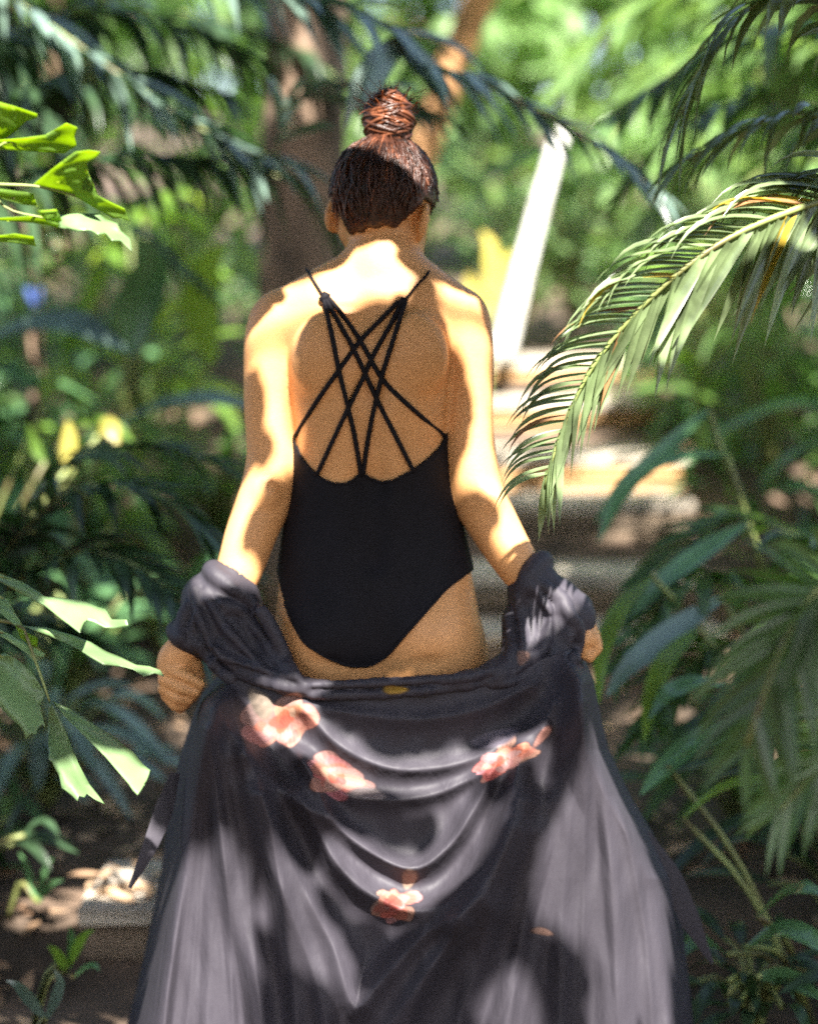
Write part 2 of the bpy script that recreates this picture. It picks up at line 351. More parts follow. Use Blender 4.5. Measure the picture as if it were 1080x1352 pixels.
armL = [W(363, 424, 0), W(357, 480, -.004), W(354, 540, -.008), W(358, 605, -.014), W(349, 655, -.02), W(331, 705, -.035), W(309, 770, -.055), W(270, 822, -.07), W(240, 858, -.08)]
armR = [W(611, 424, 0), W(617, 480, -.004), W(619, 540, -.008), W(623, 605, -.014), W(635, 657, -.02), W(660, 708, -.03), W(692, 757, -.04), W(733, 795, -.04), W(758, 818, -.035)]
rad = [.0415, .035, .0300, .0315, .0345, .0345, .028, .024, .022]
for arm, rr_ in ((armL, rad), (armR, [.0415, .035, .0300, .0315, .0345, .034, .0275, .024, .022])):
    rs = np.interp(np.linspace(0, 8, 33), np.arange(9), rr_); rs = np.convolve(np.pad(rs, 3, mode='edge'), np.ones(7)/7, 'valid'); ta = np.linspace(0, 1, 33)
    B.chain(cr(np.array(arm), 33), list(rs), .020)
B.ell(W(352, 652, -.058), (.014, .010, .016), k=.02); B.ell(W(648, 658, -.056), (.014, .010, .016), k=.02)     # elbow points
# hands: palm and five bent fingers closed on the cloth
B.ell(W(230, 886, -.088), (.027, .022, .043), Rot(0, 0, -14), k=.02)
for pts in ([(224, 884, -.100), (247, 894, -.110), (264, 903, -.104), (262, 912, -.085)], [(217, 897, -.099), (240, 909, -.110), (258, 914, -.103), (255, 922, -.084)],
            [(217, 909, -.096), (235, 922, -.106), (249, 924, -.099), (246, 931, -.082)], [(221, 918, -.092), (232, 931, -.099), (241, 932, -.094), (238, 937, -.080)]):
    B.chain(WL(pts), [.0110, .0098, .0088, .0078], .0018)
B.chain(WL([(243, 868, -.085), (258, 878, -.075), (264, 892, -.07)]), [.013, .011, .009], .008)
B.ell(W(774, 838, -.03), (.019, .030, .033), k=.018)
for i in range(4):
    y0 = -.055+.019*i
    B.chain(WL([(783, 842-2*i, y0), (788, 856-2*i, y0), (778, 868-2*i, y0-.004), (767, 864-2*i, y0)]), [.0105, .0092, .0085, .0078], .0015)
B.chain(WL([(768, 824, -.055), (771, 845, -.062), (769, 858, -.06)]), [.012, .0105, .009], .007)
# head, turned to the right and bowed
HR = Rot(27, -14, 5); HC = W(508, 272, .035)
Hd = lambda x, y, z: HC+HR@np.array([x, y, z])
B.ell(Hd(0, -.008, .012), (.073, .090, .090), HR, .02)
B.ell(Hd(0, .035, -.045), (.060, .054, .064), HR, .03); B.ell(Hd(0, .062, -.088), (.024, .022, .018), HR, .025)
B.cone(Hd(0, .088, -.005), Hd(0, .104, -.038), .007, .012, .012)
for s in (-1, 1):
    B.cone(Hd(s*.054, -.002, -.048), Hd(s*.034, .05, -.090), .020, .016, .02)
    B.ell(Hd(s*.032, .095, .004), (.014, .012, .010), HR, .012, 's'); B.ell(Hd(s*.032, .079, .003), (.0125, .0125, .0125), HR, .002)
    B.cone(Hd(s*.010, .092, -.062), Hd(s*.018, .086, -.061), .006, .004, .006)
    B.ell(Hd(s*.082, -.012, -.024), (.0085, .020, .032), HR@Rot(s*-34, 0, 0), .005); B.ell(Hd(s*.099, -.004, -.020), (.009, .011, .019), HR, .006, 's')
V, Q = B.extract(); V = relax(V, Q, 2, .5)
keep = np.ones(len(V), bool)
body_me = mesh('body', V, Q, M['skin']); obj('body', body_me, per)
bvh = BVHTree.FromPolygons([Vector(v) for v in V.tolist()], Q.tolist())
def onbody(px, py, off=.003):
    d = nrm(W(px, py, 1.0)-CAM); h = bvh.ray_cast(Vector(CAM), Vector(d))
    return np.array(h[0])-d*off if h[0] else W(px, py, .0)
# swimsuit: second skin cut by its hems
G = np.meshgrid(*[a.astype(np.float32) for a in B.ax], indexing='ij', sparse=True)
dep = (G[1]-CAM[1])*cp-(G[2]-CAM[2])*sp; upc = (G[1]-CAM[1])*sp+(G[2]-CAM[2])*cp
PX = 540+F*G[0]/dep; PY = 676-F*upc/dep
neck = np.array([(340, 560), (388, 570), (391, 590), (402, 610), (420, 628), (438, 637), (456, 638), (468, 632), (478, 622), (488, 630), (503, 636), (520, 633), (545, 620), (566, 605), (583, 588), (590, 568), (640, 560)], float)
leg = np.array([(350, 700), (364, 750), (370, 776), (380, 812), (400, 850), (430, 870), (462, 882), (490, 881), (512, 868), (530, 846), (560, 812), (590, 778), (619, 757), (650, 738)], float)
def smc(a, k=7):
    x = np.arange(300, 720.); y = np.interp(x, a[:, 0], a[:, 1]); y = np.convolve(np.pad(y, k, mode='edge'), np.ones(2*k+1)/(2*k+1), 'valid'); return x, y, np.hypot(1, np.gradient(y))
nxx, nyy, nss = smc(neck, 4); lx, ly, ls = smc(leg)
tb = (PY-np.interp(PX, nxx, nyy))/np.interp(PX, nxx, nss); tf = PY-455+0*PX
top = np.where(G[1] < .02, tb, tf); lg = (np.interp(PX, lx, ly)-PY)/np.interp(PX, lx, ls)
reg = np.minimum(top, lg)*3/F
fs = np.maximum(np.maximum(torso_f-.004, -reg), -(torso_f+.008)).astype(np.float32)
Vs, Qs = B.extract(fs); Vs = relax(Vs, Qs, 2, .5)
obj('swimsuit', mesh('swimsuit', Vs, Qs, M['suit']), per)
del PX, PY, tb, tf, top, lg, torso_f, reg, fs, dep, upc
for pl in ([(427, 393), (438, 441), (448, 491), (461, 543), (470, 585), (477, 628)], [(429, 393), (450, 430), (469, 465), (498, 528), (522, 575), (547, 624)], [(432, 391), (455, 419), (476, 450), (506, 502), (545, 540), (587, 576)],
           [(526, 398), (500, 425), (476, 450), (443, 495), (415, 535), (390, 576)], [(530, 402), (512, 435), (493, 469), (480, 498), (458, 543), (438, 585), (418, 628)], [(535, 398), (521, 443), (506, 491), (495, 535), (487, 575), (479, 628)],
           [(430, 394), (424, 386), (415, 372), (409, 362), (405, 355)], [(531, 400), (541, 388), (553, 374), (561, 366), (566, 359)]):
    P = np.array([onbody(*p, .004) for p in pl]); thin = len(pl) == 5
    if thin: P = np.vstack([P, P[-1]+[0, .02, -.003], P[-1]+[0, .05, -.03]])
    obj('shoulder_strap' if thin else 'back_strap', tubes_mesh('strap', [tube(cr(P, 30), .0022 if thin else .0040, 8)], M['suit']), per)
for p in ((429, 393), (531, 400)):
    P = onbody(*p, .004); obj('strap_ring', tubes_mesh('strap_ring', [tube(np.array([P+[-.006, 0, -.006], P, P+[.004, 0, .008]]), .0065, 8)], M['suit']), per)

bind = [p for p in neck if 388 < p[0] < 592]; pp = np.array([onbody(px_, float(np.interp(px_, nxx, nyy))+1.5, .0045) for px_ in np.linspace(392, 586, 60)])
obj('neckline_binding', tubes_mesh('neckline_binding', [tube(cr(pp, 90), .0026, 6)], M['suit']), per)
pp = np.array([onbody(px_, float(np.interp(px_, lx, ly))-2, .0045) for px_ in np.linspace(376, 614, 60)]); obj('leg_binding', tubes_mesh('leg_binding', [tube(cr(pp, 90), .0026, 6)], M['suit']), per)
# ---- hair
def scalp(d, infl=.012):                                        # point on the hair surface along head-space direction d
    d = nrm(d); r = 1/np.sqrt(((d/(np.array([.073, .090, .090])+infl))**2).sum(-1, keepdims=True)); return np.array([0, -.008, .012])+d*r
HS = SDF(HC-.17, HC+np.array([.17, .17, .22]), .0042)
HS.ell(Hd(0, -.008, .012), (.0815, .0985, .0985), HR, .004)
Gx = np.meshgrid(*[a.astype(np.float32) for a in HS.ax], indexing='ij', sparse=True)
q3 = [Gx[i]-HC[i] for i in range(3)]; lx_, ly_, lz_ = [sum(HR[j, i]*q3[j] for j in range(3)) for i in range(3)]
line = lz_+.060-.050*np.where(lx_ > 0, .5, 1)*np.clip((np.abs(lx_)-.022)/.04, 0, 1)-.050*np.clip((ly_+.046)/.030, 0, 1)+.005*np.cos(lx_*90+1)*(ly_ < -.03)+.003*np.sin(lx_*260)
hf = np.maximum(HS.f, -line*.7).astype(np.float32)
Vh, Qh = HS.extract(hf); obj('hair', mesh('hair', relax(Vh, Qh, 2), Qh, M['hair']), per)
bunL = np.array([-.004, -.030, .104])                           # where the hair is gathered, head space
parts, lights, mids0 = [], [], []
for i in range(620):
    th = RNG.uniform(-math.pi, math.pi); yy = math.cos(th); hl = -.058+.048*(.5 if th > 0 else 1)*np.clip((abs(math.sin(th))*.073-.022)/.04, 0, 1)+.050*np.clip((yy*.09+.046)/.030, 0, 1)
    d0 = np.array([math.sin(th), math.cos(th), (hl+RNG.uniform(-.004, .05))/.075]); d1 = bunL-[0, -.008, .012]
    p0, p1 = nrm(d0), nrm(d1); t = np.linspace(0, 1, 9)[:, None]
    dd = nrm(p0*(1-t)+p1*t+np.cross(p0, p1)*RNG.normal(0, .10)*np.sin(t*math.pi))
    P = scalp(dd, .0085+RNG.uniform(0, .0035)+.003*np.sin(t*9+i)) + RNG.normal(0, .0006, (9, 3))
    P[-1] = P[-1]*.6+bunL*.4
    (mids0 if RNG.random() < .15 else parts).append(tube(HC+P@HR.T, np.r_[np.full(8, RNG.uniform(.0008, .0019)), .001], 4, False))
for i in range(170):                                             # wisps at the nape and hairline
    th = RNG.normal(math.pi, .40); d0 = np.array([math.sin(th), math.cos(th), RNG.uniform(-.72, -.40)])
    P0 = scalp(d0[None], .006)[0]; t = np.linspace(0, 1, 6)[:, None]; v = np.array([RNG.normal(0, .5), -.25, RNG.uniform(-1, .4)])
    P = P0+nrm(v*[.6, 0, 1]+[0, .25, 0])*t*RNG.uniform(.008, .024)+np.array([RNG.normal(0, .006), -.003, 0])*t**2
    (parts if i % 3 else lights).append(tube(HC+P@HR.T, RNG.uniform(.0003, .0006), 3, False))
bc = HC+HR@(bunL+[0, -.004, .030]); core = SDF(bc-.08, bc+.08, .004); core.ell(bc, (.035, .034, .042), None, .01); core.ell(bc-[0, 0, .03], (.030, .030, .025), None, .02)
Vb, Qb = core.extract(); obj('hair_bun', mesh('hair_bun', Vb, Qb, M['hair']), per)
bun = []; mids = []
for i in range(260):                                            # hair wound round the knot
    el = RNG.uniform(-1.0, 1.25); a = np.linspace(0, RNG.uniform(1.2, 3.4), 14)+RNG.uniform(0, 6.28); e2 = np.clip(el+.35*np.sin(a+RNG.uniform(0, 6.28))+RNG.normal(0, .1), -1.3, 1.5)
    r = 1+RNG.normal(.03, .05); P = bc+np.stack([np.cos(a)*np.cos(e2)*.038, np.sin(a)*np.cos(e2)*.037, np.sin(e2)*.045], 1)*r
    (mids if RNG.random() < .35+.4*(el > .3) else bun).append(tube(P, np.r_[.0008, np.full(12, RNG.uniform(.0014, .0036)), .0008], 5, False))  # paler coils crowd the top: sun on the bun painted in
for i in range(240):                                            # loose ends standing off the top
    d = nrm(np.array([RNG.normal(0, .65), RNG.normal(0, .6), RNG.uniform(.3, 1)])); t = np.linspace(0, 1, 8)[:, None]
    P = bc+d*.034+d*t*RNG.uniform(.004, .030)+nrm(RNG.normal(0, 1, 3))*t**2*RNG.uniform(.004, .026)
    lights.append(tube(P, RNG.uniform(.0003, .0007), 3, False))
o = obj('hair_strands', tubes_mesh('hair_strands', parts+bun, M['hair']), per); o['kind'] = 'stuff'
o = obj('hair_highlights', tubes_mesh('hair_highlights', mids+mids0, M['hairmid']), per); o['kind'] = 'stuff'
o = obj('loose_hair', tubes_mesh('loose_hair', lights, M['hairlight']), per); o['kind'] = 'stuff'

# ---- robe
def robe_mat():
    m = mat('robe_satin', (.039, .035, .045), .62, .15, 5, trans=.06, tcol=(.10, .07, .08), bump=.40, bscale=38, stretch=(1, 1, .28), spec=.32)
    t = m.node_tree; N = t.nodes; L = t.links; p = N['Principled BSDF']
    at = N.new('ShaderNodeAttribute'); at.attribute_name = 'flower'; mx = N.new('ShaderNodeMix'); mx.data_type = 'RGBA'
    src = p.inputs['Base Color'].links[0].from_socket
    L.new(src, mx.inputs[6]); L.new(at.outputs['Color'], mx.inputs[7]); L.new(at.outputs['Alpha'], mx.inputs[0]); L.new(mx.outputs[2], p.inputs['Base Color'])
    return m
M['robe'] = robe_mat()
def pseg(PXg, PYg, pl):                                         # distance in pixels to a polyline
    d = np.full(PXg.shape, 1e9)
    for (a, b) in zip(pl[:-1], pl[1:]):
        v = b-a; t = np.clip(((PXg-a[0])*v[0]+(PYg-a[1])*v[1])/(v@v), 0, 1); d = np.minimum(d, np.hypot(PXg-a[0]-t*v[0], PYg-a[1]-t*v[1]))
    return d
FL = [(374, 952, 54, .85, -20), (448, 1028, 50, .52, 14), (662, 1004, 58, .42, -26), (520, 1192, 36, .75, -15), (300, 1440, 60, .8, 20), (640, 1450, 60, .8, -10), (820, 1420, 46, .8, 30)]
def flower_attr(me, pxy):
    c = np.zeros((len(pxy), 4), np.float32); rg = np.random.default_rng(3)
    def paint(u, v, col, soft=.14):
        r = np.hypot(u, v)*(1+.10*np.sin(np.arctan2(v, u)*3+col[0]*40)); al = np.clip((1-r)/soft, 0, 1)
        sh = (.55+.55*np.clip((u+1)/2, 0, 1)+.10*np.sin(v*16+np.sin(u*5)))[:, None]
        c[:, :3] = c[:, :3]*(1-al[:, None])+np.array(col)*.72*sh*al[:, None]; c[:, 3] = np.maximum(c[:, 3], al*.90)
    for (cx, cy, R0, sq, an) in FL:
        a = math.radians(an); dx, dy = pxy[:, 0]-cx, pxy[:, 1]-cy; X_, Y_ = (dx*math.cos(a)+dy*math.sin(a))/R0, (-dx*math.sin(a)+dy*math.cos(a))/(R0*sq)
        for ring_, n_, rd, pr, base_ in ((0, 8, .52, .50, (.40, .20, .17)), (1, 7, .36, .42, (.46, .15, .11)), (2, 6, .22, .30, (.42, .23, .19)), (3, 4, .12, .18, (.40, .09, .06))):
            for k in range(n_):
                t = 2*math.pi*(k+.4*ring_)/n_+rg.normal(0, .32); q_ = rd*(1+rg.normal(0, .28)); pr = pr*(1+rg.normal(0, .14)); ux, uy = math.cos(t), math.sin(t)
                ex, ey = X_-ux*q_, Y_-uy*q_; paint((ex*ux+ey*uy)/pr, (-ex*uy+ey*ux)/(pr*.78), [b_*(1+rg.normal(0, .10)) for b_ in base_])
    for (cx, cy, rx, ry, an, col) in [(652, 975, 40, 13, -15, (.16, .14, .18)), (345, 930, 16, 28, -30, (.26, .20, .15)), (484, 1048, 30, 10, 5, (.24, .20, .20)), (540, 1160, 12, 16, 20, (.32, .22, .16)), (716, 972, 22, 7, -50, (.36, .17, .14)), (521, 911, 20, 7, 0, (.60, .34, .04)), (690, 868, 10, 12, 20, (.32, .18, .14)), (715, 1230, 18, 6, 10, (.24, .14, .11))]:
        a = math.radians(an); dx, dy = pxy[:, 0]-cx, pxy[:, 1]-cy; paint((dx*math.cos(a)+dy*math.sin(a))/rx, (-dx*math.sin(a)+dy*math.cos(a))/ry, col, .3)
    a = me.color_attributes.new('flower', 'FLOAT_COLOR', 'POINT'); a.data.foreach_set('color', c.ravel())
def project(P):
    d = P-CAM; dep = d[:, 1]*cp-d[:, 2]*sp; up = d[:, 1]*sp+d[:, 2]*cp; return np.stack([540+F*d[:, 0]/dep, 676-F*up/dep], 1)
robe = bpy.data.objects.new('robe', None); COL.objects.link(robe); robe.parent = per
robe['label'] = 'dark satin robe with pink flowers slipped down to the forearms'
nu, nv = 420, 330
u = np.linspace(0, 1, nu)[None]; v = np.linspace(0, 1, nv)[:, None]
xl = np.array([(895, 285), (915, 268), (940, 257), (1000, 237), (1080, 222), (1150, 213), (1230, 197), (1300, 182), (1352, 168), (1450, 150), (1560, 132)], float)
xr = np.array([(870, 772), (900, 784), (940, 792), (990, 804), (1050, 832), (1100, 862), (1160, 892), (1200, 898), (1250, 904), (1352, 916), (1560, 935)], float)
tp = np.array([(255, 892), (300, 893), (340, 900), (395, 912), (500, 910), (640, 897), (680, 885), (720, 868), (760, 855), (800, 852)], float)
py = 905+(1555-905)*v+0*u
for _ in range(3):
    pl_ = np.interp(py, xl[:, 0], xl[:, 1]); pr_ = np.interp(py, xr[:, 0], xr[:, 1]); px = pl_+(pr_-pl_)*u
    t0 = np.interp(px, tp[:, 0], tp[:, 1]); py = t0+(1558-t0)*v
wu = np.abs(2*u-1)
Yb = -.165-.05*np.clip((py-900)/650, 0, 1)+.035*np.clip(wu/.75, 0, 1)**2+.26*np.clip((wu-.88)/.12, 0, 1)**2.2
RIDGES = [([(396, 932), (450, 985), (520, 1015), (600, 1010), (660, 985), (715, 962)], 13, .020), ([(380, 985), (440, 1042), (500, 1056), (570, 1050), (640, 1020)], 11, .018),
    ([(400, 1005), (440, 1082), (490, 1125), (545, 1147), (590, 1120), (625, 1070), (655, 1010)], 13, .034), ([(395, 1050), (445, 1140), (500, 1187), (560, 1202), (620, 1165), (660, 1090), (690, 990)], 18, .042),
    ([(345, 1050), (400, 1170), (440, 1250), (468, 1330), (500, 1300), (560, 1235), (640, 1180), (695, 1060)], 20, .042), ([(318, 1000), (350, 1120), (395, 1230), (430, 1352), (440, 1500)], 20, .036),
    ([(640, 1200), (560, 1290), (500, 1390), (480, 1540)], 26, .036), ([(690, 1100), (640, 1250), (590, 1400), (570, 1540)], 22, .03), ([(610, 1220), (545, 1330), (520, 1500)], 14, .02),
    ([(264, 925), (238, 1130), (210, 1352), (196, 1540)], 20, .030), ([(268, 930), (284, 1130), (272, 1352), (268, 1540)], 34, .045), ([(274, 930), (318, 1100), (345, 1352), (352, 1540)], 20, .034), ([(285, 935), (350, 1060), (392, 1352), (400, 1540)], 17, .03),
    ([(768, 895), (742, 1000), (704, 1150), (672, 1352), (662, 1540)], 22, .030), ([(772, 895), (757, 1050), (742, 1200), (738, 1352), (732, 1540)], 22, .036), ([(776, 890), (790, 1000), (806, 1150), (815, 1352), (822, 1540)], 34, .048), ([(780, 890), (806, 985), (846, 1080), (880, 1170), (888, 1352), (900, 1540)], 17, .034),
    ([(730, 930), (690, 1040), (660, 1130), (600, 1220)], 16, .024), ([(300, 925), (330, 990), (380, 1050), (430, 1080)], 14, .022), ([(700, 905), (640, 935), (560, 950), (480, 945), (410, 930)], 12, .012), ([(264, 930), (235, 1180), (218, 1352), (205, 1540)], 9, .012), ([(272, 930), (300, 1180), (308, 1352), (312, 1540)], 9, .012), ([(782, 900), (838, 1150), (858, 1300), (868, 1540)], 10, .014), ([(774, 895), (772, 1120), (768, 1300), (772, 1540)], 11, .014)]
disp = np.zeros_like(px)
for pl, wd, am in RIDGES:
    P2 = np.array(pl, float); P2 = cr(P2, max(10, len(pl)*5)); d = pseg(px, py, P2)
    disp += am*1.15*np.exp(-(d/wd)**1.6*.95)
frg = np.random.default_rng(11)
for k in range(34):                                             # small irregular pleats running down from each hand
    h0 = np.array([268, 925.]) if k % 2 else np.array([772, 890.]); b = frg.uniform(185, 420) if k % 2 else frg.uniform(560, 905); c0 = .06; e0 = np.array([b, 1545.])
    tq = np.linspace(c0, 1.0, 8)[:, None]; P2 = h0+(e0-h0)*np.c_[tq**1.25, tq]+np.c_[np.sin(tq*frg.uniform(3, 8)+k)*frg.uniform(2, 9), 0*tq]
    d = pseg(px, py, P2); disp += frg.uniform(-.005, .008)*np.exp(-(d/frg.uniform(6, 14))**1.7)
disp += .003*np.sin(px/17+py/60)*np.sin(py/43-px/80)+.0014*np.sin(px/7.3+np.sin(py/31)*2)
fade = np.clip((py-t0)/30, 0, 1)**.7
Pr = W(px, py, Yb-disp*fade).reshape(-1, 3)
q = (np.arange(nv-1)[:, None]*nu+np.arange(nu-1)[None]).ravel()
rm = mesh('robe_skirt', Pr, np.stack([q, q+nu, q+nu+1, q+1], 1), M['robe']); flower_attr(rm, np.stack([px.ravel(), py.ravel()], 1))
ro = obj('skirt', rm, robe); sm = ro.modifiers.new('thickness', 'SOLIDIFY'); sm.thickness = .0012; sm.offset = -1
# gathered collar and the two pushed-down sleeves
Rb = SDF((-.46, -.32, .62), (.42, .14, 1.02), .0038)
def hit(px, py, s=Rb):
    d = nrm(W(px, py, 1.)-CAM); t = np.arange(2.55, 3.3, .002)[:, None]; P = CAM+d*t; I = np.clip(np.round((P-s.lo)/s.h).astype(int), 0, s.n-1)
    b = np.argmax(s.f[tuple(I.T)] < 0); return P[b] if s.f[tuple(I[b])] < 0 else W(px, py, -.13)
Lc = WL([(272, 790, -.055), (288, 815, -.068), (312, 850, -.085), (346, 882, -.11), (378, 900, -.145), (430, 911, -.165), (500, 908, -.170), (560, 905, -.168), (615, 899, -.155), (660, 890, -.125), (700, 868, -.085), (724, 835, -.055), (735, 805, -.035)])
Rb.chain(Lc, [.040, .047, .046, .032, .018, .0115, .0105, .0105, .013, .024, .040, .046, .040], .02)
Rb.chain(WL([(270, 822, -.07), (250, 845, -.075)]), [.038, .032], .02); Rb.chain(WL([(735, 800, -.04), (754, 815, -.036), (757, 840, -.02)]), [.044, .036, .034], .02)
Rb.chain(WL([(700, 790, -.035), (690, 820, -.05), (690, 850, -.06)]), [.024, .030, .034], .02)
Rb.chain(WL([(724, 810, -.045), (703, 770, -.042)]), [.044, .043], .02); Rb.chain(WL([(285, 800, -.062), (303, 772, -.058)]), [.046, .044], .02)
def ring(c, ax, r, th, n=22, wob=.05):                          # thick rolled edge round the forearm
    ax = nrm(ax); u_ = nrm(np.cross(ax, [0, 0, 1.])); v_ = np.cross(ax, u_)
    P = [c+(u_*math.cos(a)+v_*math.sin(a))*r*(1+wob*math.sin(3*a+1))+ax*.006*math.sin(2*a) for a in np.linspace(0, 2*math.pi, n)]
    Rb.chain(P, [th]*n, .012)
ring(W(303, 772, -.058), armL[6]-armL[5]+np.array([-.01, 0, .03]), .040, .010); ring(W(699, 764, -.042), armR[6]-armR[5]+np.array([.01, 0, .03]), .038, .011); ring(W(249, 846, -.076), armL[8]-armL[7], .031, .008); ring(W(752, 815, -.036), armR[8]-armR[7], .032, .008)
for pl, r0 in [([(256, 768), (262, 800), (275, 835), (292, 862), (330, 880), (372, 895)], .008), ([(280, 795), (316, 805), (340, 832), (362, 866), (392, 898)], .008), ([(300, 772), (340, 800), (362, 835), (380, 872), (396, 900)], .009), ([(278, 880), (318, 890), (360, 903), (400, 912)], .007),
        ([(268, 785), (292, 822), (318, 850), (352, 880)], .006), ([(246, 800), (240, 825), (238, 848)], .008), ([(258, 845), (285, 880), (310, 905)], .007), ([(712, 770), (742, 790), (752, 825), (735, 865), (700, 893), (650, 905)], .009), ([(700, 775), (722, 805), (722, 840), (698, 872), (655, 895)], .007),
        ([(684, 790), (690, 825), (686, 858), (660, 888)], .008), ([(745, 800), (762, 830), (758, 870), (735, 905)], .009), ([(670, 812), (676, 845), (672, 870)], .006), ([(400, 906), (450, 904), (500, 901), (560, 898), (620, 893), (660, 880)], .005), ([(395, 918), (450, 919), (520, 916), (600, 910)], .005),
        ]:
    P = np.array([hit(*p) for p in cr(np.array(pl, float), len(pl)*3)]); n_ = len(P); pe = cr(np.array(pl, float), n_); nn_ = nrm(np.gradient(pe, axis=0)[:, ::-1]*[1, -1])
    for so_, op_, rr_ in ((8, 's', .0042), (15, 'u', .0042), (-9, 's', .0040)):
        P3 = np.array([hit(*p) for p in pe+nn_*so_]); ok_ = (np.abs(np.diff(P3[:, 1])).max() < .03)
        if ok_: Rb.chain(P3[1:-1], list(rr_*np.sin(np.linspace(.3, math.pi-.3, n_-2))), .006, op_)
    Rb.chain(P, list(r0*np.sin(np.linspace(.35, math.pi-.35, n_))**.6), .010)
# hollow between folds
for pl in ([(270, 800), (285, 840), (318, 868)], [(310, 815), (335, 850), (362, 884)], [(705, 790), (715, 815), (708, 850)], [(735, 815), (742, 850), (718, 882)]):
    P = np.array([hit(*p) for p in pl]); Rb.chain(P+[0, -.004, 0], [.005, .008, .005], .012, 's')
# leave room for the arms and hands
Rb.chain(armL[5:8], [.040, .0325, .020], .004, 's'); Rb.chain(armR[5:8], [.039, .0315, .020], .004, 's')
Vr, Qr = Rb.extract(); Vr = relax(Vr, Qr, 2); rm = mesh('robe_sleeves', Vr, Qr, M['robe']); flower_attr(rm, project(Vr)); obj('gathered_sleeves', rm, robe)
def ribbon_obj(name, pts, wd, mt, parent):
    C = cr(WL(pts), 24)[None]; T = nrm(np.gradient(C, axis=1)); S = nrm(np.cross(T, np.array([.3, -1, .2])))
    ws = np.interp(np.linspace(0, 1, 24), np.linspace(0, 1, len(wd)), wd)[None, :, None]
    Vv, Qv = ribbons(C, S*ws, np.broadcast_to([0, -.002, 0], C.shape)); me = mesh(name, Vv, Qv, mt); flower_attr(me, np.full((len(Vv), 2), -999.))
    return obj(name, me, parent)
ribbon_obj('sash', [(232, 1020, -.1), (215, 1075, -.13), (195, 1125, -.15), (172, 1172, -.16)], [.008, .016, .012, .003], M['robe'], robe)
ribbon_obj('sash', [(850, 1100, -.02), (886, 1160, -.03), (910, 1212, -.03), (940, 1272, -.02)], [.010, .020, .018, .003], M['robe'], robe)
obj('ring', tubes_mesh('ring', [tube(np.array([W(776+4*math.cos(a)*1.2, 867+4*math.sin(a), -.062) for a in np.linspace(0, 6.28, 14)]), .0022, 6)], M['silver']), per)

# ================================================================== PLANTS
def plant(name, label, cat_, base, group=None): return thing(name, label, cat_, (base[0], base[1], float(gz(base[0], base[1]))), group)
def stem(parent, P, r0, r1, m='stem', name='stem', n=8, wob=0):
    C = cr(np.asarray(P, float), 18)
    return obj(name, tubes_mesh(name, [tube(C, np.linspace(r0, r1, len(C)), n)], M[m]), parent)
def merged(parent, sets, m, name='leaflets', stuff=True):
    V, Q = ribbons(*cat(sets)); o_ = obj(name, mesh(name, V, Q, M[m]), parent)
    if stuff: o_['kind'] = 'stuff'
    return o_
def frond_part(parent, R, n, L, m='palm', separate=False, mats=None, **kw):
    R = cr(R, 40); rc = obj('frond', tubes_mesh('rachis', [tube(R, np.linspace(.0075, .0022, 40), 7)], M['stem']), parent)
    sets = frond(R, n, L, **kw)
    if not separate: merged(rc, sets, m); return rc
    for s_ in sets:
        for k in range(len(s_[0])):
            mk = mats(k/len(s_[0])) if mats else m
            V, Q = ribbons(s_[0][k:k+1], s_[1][k:k+1], s_[2][k:k+1]); obj('leaflet', mesh('leaflet', V, Q, M[mk]), rc)
    return rc

# ---- the palm whose frond hangs in from the right, in focus
base = (1.30, -.10); pl = plant('areca_palm', 'palm with one striped half-dried frond drooping over the stairs', 'palm', base)
crown = np.array([1.22, -.2, 1.55]); stem(pl, [(*base, float(gz(*base))), (1.27, -.15, .8), crown], .035, .025)
mx_ = lambda t: random.choices(['palm_sharp', 'palm_yellow', 'palm_brown'], [1, .03+.09*t, .01+.05*t])[0]
Rf = np.vstack([[crown], WL([(1175, 250, -.26), (1110, 258, -.30), (1040, 280, -.34), (974, 308, -.36), (925, 338, -.37), (880, 374, -.37), (822, 432, -.36), (774, 498, -.35), (745, 562, -.34), (727, 612, -.34), (719, 642, -.34)])])
R_ = cr(Rf, 60); rc = obj('frond', tubes_mesh('rachis', [tube(R_, np.linspace(.009, .002, 60), 7)], M['stem']), pl)
T_ = nrm(np.gradient(R_, axis=0))
def hand_leaflets(n, side):
    for k in range(n):
        t = .30+.69*(k+random.uniform(-.25, .25))/n; i = min(58, max(0, int(t*59))); P0 = R_[i]+(R_[i+1]-R_[i])*(t*59-i); T0 = T_[i]; tt = (t-.30)/.70
        if side > 0:                                           # upper side: reaching left over the stairs, tips dropping
            D = np.array([-1.0, random.uniform(-.28, -.08), .42-.50*tt])+T0*.12; L = (.255-.165*tt**1.1)*random.uniform(.88, 1.1); dr = random.uniform(.28, .5)
            U = np.array([.1, -.55, 1.])
        else:                                                  # lower side: hanging
            D = T0*.75+np.array([.10-.05*tt, random.uniform(-.10, .18), -.75]); L = (.225-.13*tt**1.3)*random.uniform(.8, 1.15); dr = random.uniform(.05, .25); U = np.array([.8, -1, .35])
        D = D+np.random.default_rng(k*7+side+5).normal(0, .06 if side > 0 else .15, 3)
        C, Wv, Nv = blade_set(P0[None], D[None], U, L, random.uniform(.0062, .0092)*(1-.35*tt)*(1.6 if side < 0 else 1), dr, m=10, fold=.42, twist=np.array([random.gauss(0, .35)]), dp=3.2 if side > 0 else 2)
        V, Q = ribbons(C, Wv, Nv); obj('leaflet', mesh('leaflet', V, Q, M[mx_(tt if side > 0 else tt*.4)]), rc)
hand_leaflets(78, 1); hand_leaflets(78, -1)
